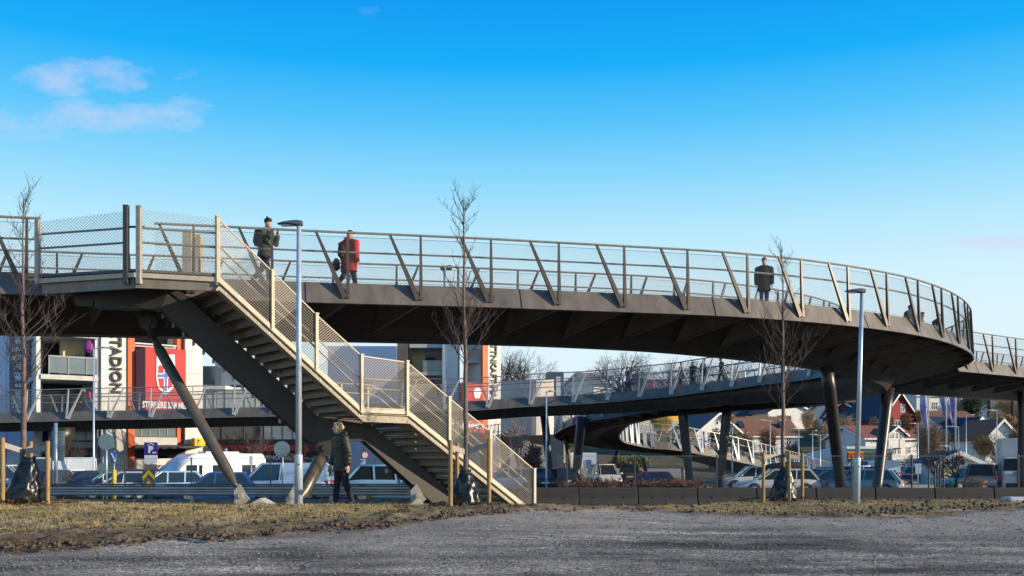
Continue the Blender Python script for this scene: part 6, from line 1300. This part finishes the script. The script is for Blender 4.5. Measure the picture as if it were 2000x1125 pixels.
def shrub(label, x, D, w, y0, y1, seed, c, n=900, group='winter shrubs on the slope', leaf=False, name='shrub'):
    rng = random.Random(seed); zb, zt = hz(y1, D), hz(y0, D); H = zt-zb; W_ = w*D/2000; t = thing(name, label, name.replace('_', ' '), (G(x, D), D, zb-.3), group); mb = MB(); lf = MB(); X0 = G(x, D)
    for i in range(n):
        a = rng.random()*6.28; k = math.sqrt(rng.random())*(.6+.4*noise.noise(Vector((a, seed, 1)))); f = rng.random()**.7; hh = H*(1-.45*k*k)*(.8+.4*noise.noise(Vector((a*2, k*3, seed)))); bx_, by_ = X0+.35*W_*k*math.cos(a)*.5, D+.3*W_*k*math.sin(a)*.5
        p = Vector((bx_, by_, zb-.3)); q = Vector((X0+W_*.5*k*math.cos(a)*(.5+.6*f), D+W_*.4*k*math.sin(a), zb+hh*f)); r_ = .022+.014*rng.random()
        if not leaf or i % 6 == 0: mb.wire(p.lerp(q, rng.uniform(0, .5)), q, r_)
        for _ in range(2 if not leaf else 7):
            d = Vector((rng.gauss(0, 1), rng.gauss(0, 1), rng.gauss(.5, .7)))*(.05*H+.12)
            if leaf:
                c_ = q+d; s = .10+.12*rng.random(); u = Vector((rng.gauss(0, 1), rng.gauss(0, 1), rng.gauss(0, 1))).normalized()*s; v = u.orthogonal().normalized()*s*.7; lf.add([c_-u, c_+v, c_+u, c_-v], [(0, 1, 2, 3)])
            else: mb.wire(q, q+d, r_*.7)
    mb.build('stems', c if not leaf else B_DARK, t)
    if leaf: lf.build('foliage', c, t)
S_BROWN = mat('shrub_brown', (.33, .215, .13), .9, 0, .35, .8); S_TAN = mat('shrub_tan', (.50, .37, .23), .9, 0, .3, .8); S_ORNG = mat('shrub_orange', (.48, .26, .07), .9, 0, .3, .8); S_RUST = mat('shrub_rust', (.34, .165, .09), .9, 0, .3, .8); S_YEL = mat('shrub_yellow', (.55, .42, .11), .9, 0, .3, .8)
L_GREEN = mat('conifer_green', (.028, .045, .018), .85, 0, .35, .7); L_HEDGE = mat('hedge_green', (.11, .10, .022), .85, 0, .35, .7); L_DRY = mat('beech_brown', (.22, .12, .05), .85, 0, .3, .7)
shrub('big rounded brown willow between the white house and the flagpoles', 1815, 118, 66, 818, 925, 1, S_BROWN, 1500); shrub('reddish bush against the red house', 1772, 150, 24, 805, 850, 2, S_RUST, 400); shrub('orange brown bush under the two white gables', 1920, 125, 50, 852, 888, 3, S_ORNG, 800)
shrub('tan bare bush below the navy roofed house', 1655, 150, 44, 808, 880, 4, S_TAN, 800); shrub('dark green conifer right of the leaning column', 1668, 128, 22, 833, 885, 5, L_GREEN, 160, leaf=True, name='conifer'); shrub('tan thicket left of the leaning column', 1610, 140, 50, 822, 880, 6, S_TAN, 800)
shrub('brown thicket below the upper white house', 1588, 165, 46, 815, 850, 7, S_BROWN, 500); shrub('twiggy grey brown thicket before the long white house, left', 1455, 130, 48, 838, 905, 8, S_BROWN, 900); shrub('twiggy thicket before the long white house, centre', 1500, 128, 46, 830, 905, 9, S_RUST, 900); shrub('low brown thicket before the long white house, right', 1548, 126, 50, 862, 908, 10, S_RUST, 700)
shrub('dark conifer beside the right mid-span column', 1428, 128, 22, 838, 905, 11, L_GREEN, 200, leaf=True, name='conifer'); shrub('dark conifer left of the right mid-span column', 1397, 130, 20, 835, 900, 12, L_GREEN, 180, leaf=True, name='conifer')
shrub('yellow green hedge below the thicket', 1470, 112, 66, 884, 906, 13, L_HEDGE, 260, leaf=True, name='hedge'); shrub('golden bush in front of the yellow house', 1290, 160, 70, 802, 845, 14, S_YEL, 1000); shrub('brown bank of bushes below the golden bush', 1330, 135, 90, 836, 880, 15, S_TAN, 1000); shrub('brown thicket behind the spiral ramp railing', 1400, 118, 80, 862, 915, 16, S_BROWN, 900)
M_SCRUB = mat('scrub_rust', (.16, .075, .045), .9, 0, .4, 1.5); shrub('rust coloured low scrub along the foot of the fence, left', 1170, 41, 190, 943, 962, 17, M_SCRUB, 1100); shrub('rust coloured low scrub along the foot of the fence, right', 1320, 41, 200, 941, 962, 18, M_SCRUB, 1100); shrub('bare tan scrub in front of the taupe car', 1907, 38.5, 24, 936, 962, 19, S_TAN, 200)
shrub('dark evergreen crown above the brown roof at the right', 1900, 200, 60, 766, 815, 20, L_GREEN, 420, leaf=True, name='evergreen_tree'); shrub('brown wood edge right of the evergreen crown', 1965, 190, 90, 772, 830, 21, S_BROWN, 1300); shrub('bronze leaved bank above the white gable', 1975, 150, 70, 810, 860, 22, L_DRY, 420, leaf=True); shrub('brown bushes between the white house and the red house', 1800, 140, 40, 820, 860, 23, S_TAN, 600)
shrub('dark evergreen between the upper white house and the column', 1610, 205, 32, 780, 830, 24, L_GREEN, 200, leaf=True, name='evergreen_tree'); shrub('pinkish bare bush before the curved wall', 1040, 74, 44, 862, 945, 25, mat('shrub_pink', (.30, .20, .17), .9, 0, .3, .8), 700); shrub('brown wooded skyline behind the low dark roof', 1450, 230, 130, 778, 830, 26, S_BROWN, 1600); shrub('green and brown hedge behind the ramp end', 1230, 118, 110, 890, 922, 27, L_HEDGE, 340, leaf=True, name='hedge')
shrub('brown scrub on the slope below the leaning lamp', 1710, 150, 60, 815, 860, 28, S_BROWN, 700)

rng = random.Random(77); wd = MB()
for i in range(9000):
    x = rng.uniform(1085, 2080); D = rng.uniform(225, 262); X = G(x, D); zg = gz(X, D); yt = 776-8*noise.noise(Vector((x/38, 1, 2)))-5*noise.noise(Vector((x/11, 4, 2))) if x > 1400 else 762-8*noise.noise(Vector((x/30, 1, 2)))
    zt = 1.55+(900-yt)*.122*rng.uniform(.72, 1.0); p = Vector((X, D, zg+rng.random()*max(.5, zt-zg)*.6)); q = Vector((X+rng.gauss(0, .7), D, zt)); wd.wire(p, q, .05)
    for _ in range(3): wd.wire(q, q+Vector((rng.gauss(0, .8), rng.gauss(0, .5), rng.gauss(.1, .6))), .035)
o = wd.build('wood', mat('far_wood', (.22, .16, .11), .95, 0, .4, .12)); o['kind'] = 'stuff'
D = 205; house('small white house high in the wood at the far right', 1985, D, 5, 6, hz(810, D), hz(794, D), hz(783, D), W_WALL, T_RED, R(0), 'x', hw_(1985, D, (1985, 800, 12, 6, 3)))
D = 210; house('white house peeping out right of the evergreen crown', 1942, D, 4.6, 6, hz(815, D), hz(798, D), hz(786, D), W_WALL, T_GREY, R(0), 'y', hw_(1942, D, (1940, 800, 6, 7, 2)))
D = 200; house('cream house between the upper white house and the navy roof', 1622, D, 3.2, 6, hz(830, D), hz(800, D), hz(786, D), B_WALL, T_RED, R(0), 'y', hw_(1622, D, (1620, 804, 5, 7, 2)))
D = 135; house('small grey outbuilding under the orange brown bush', 1932, D, 3.0, 4, hz(905, D), hz(884, D), hz(872, D), G_WALL, T_NAVY, R(-17), 'x', ())

for i, (x, D, w, y0, y1, c) in enumerate(((1578, 158, 40, 800, 835, S_TAN), (1640, 165, 36, 812, 850, S_YEL), (1700, 172, 34, 800, 826, S_TAN), (1735, 140, 30, 812, 838, S_BROWN), (1800, 160, 40, 798, 830, S_ORNG), (1840, 135, 44, 835, 880, S_TAN), (1885, 138, 34, 858, 892, S_BROWN), (1945, 160, 40, 795, 830, S_TAN), (1985, 120, 46, 835, 890, S_RUST), (1530, 170, 44, 808, 835, S_TAN))):
    shrub(('sunlit tan bush', 'golden bush', 'tan bush', 'brown bush', 'orange bush', 'tan thicket', 'brown thicket', 'pale bush', 'rust coloured thicket', 'tan hedge bush')[i]+(' beside the upper white house', ' under the navy roofed house', ' between the navy roofs', ' in front of the red house wall', ' behind the leftmost flag', ' between the flagpoles', ' before the two gables', ' below the wood edge', ' left of the last column', ' above the long brown roof')[i], x, D, w, y0, y1, 100+i, c, 700)
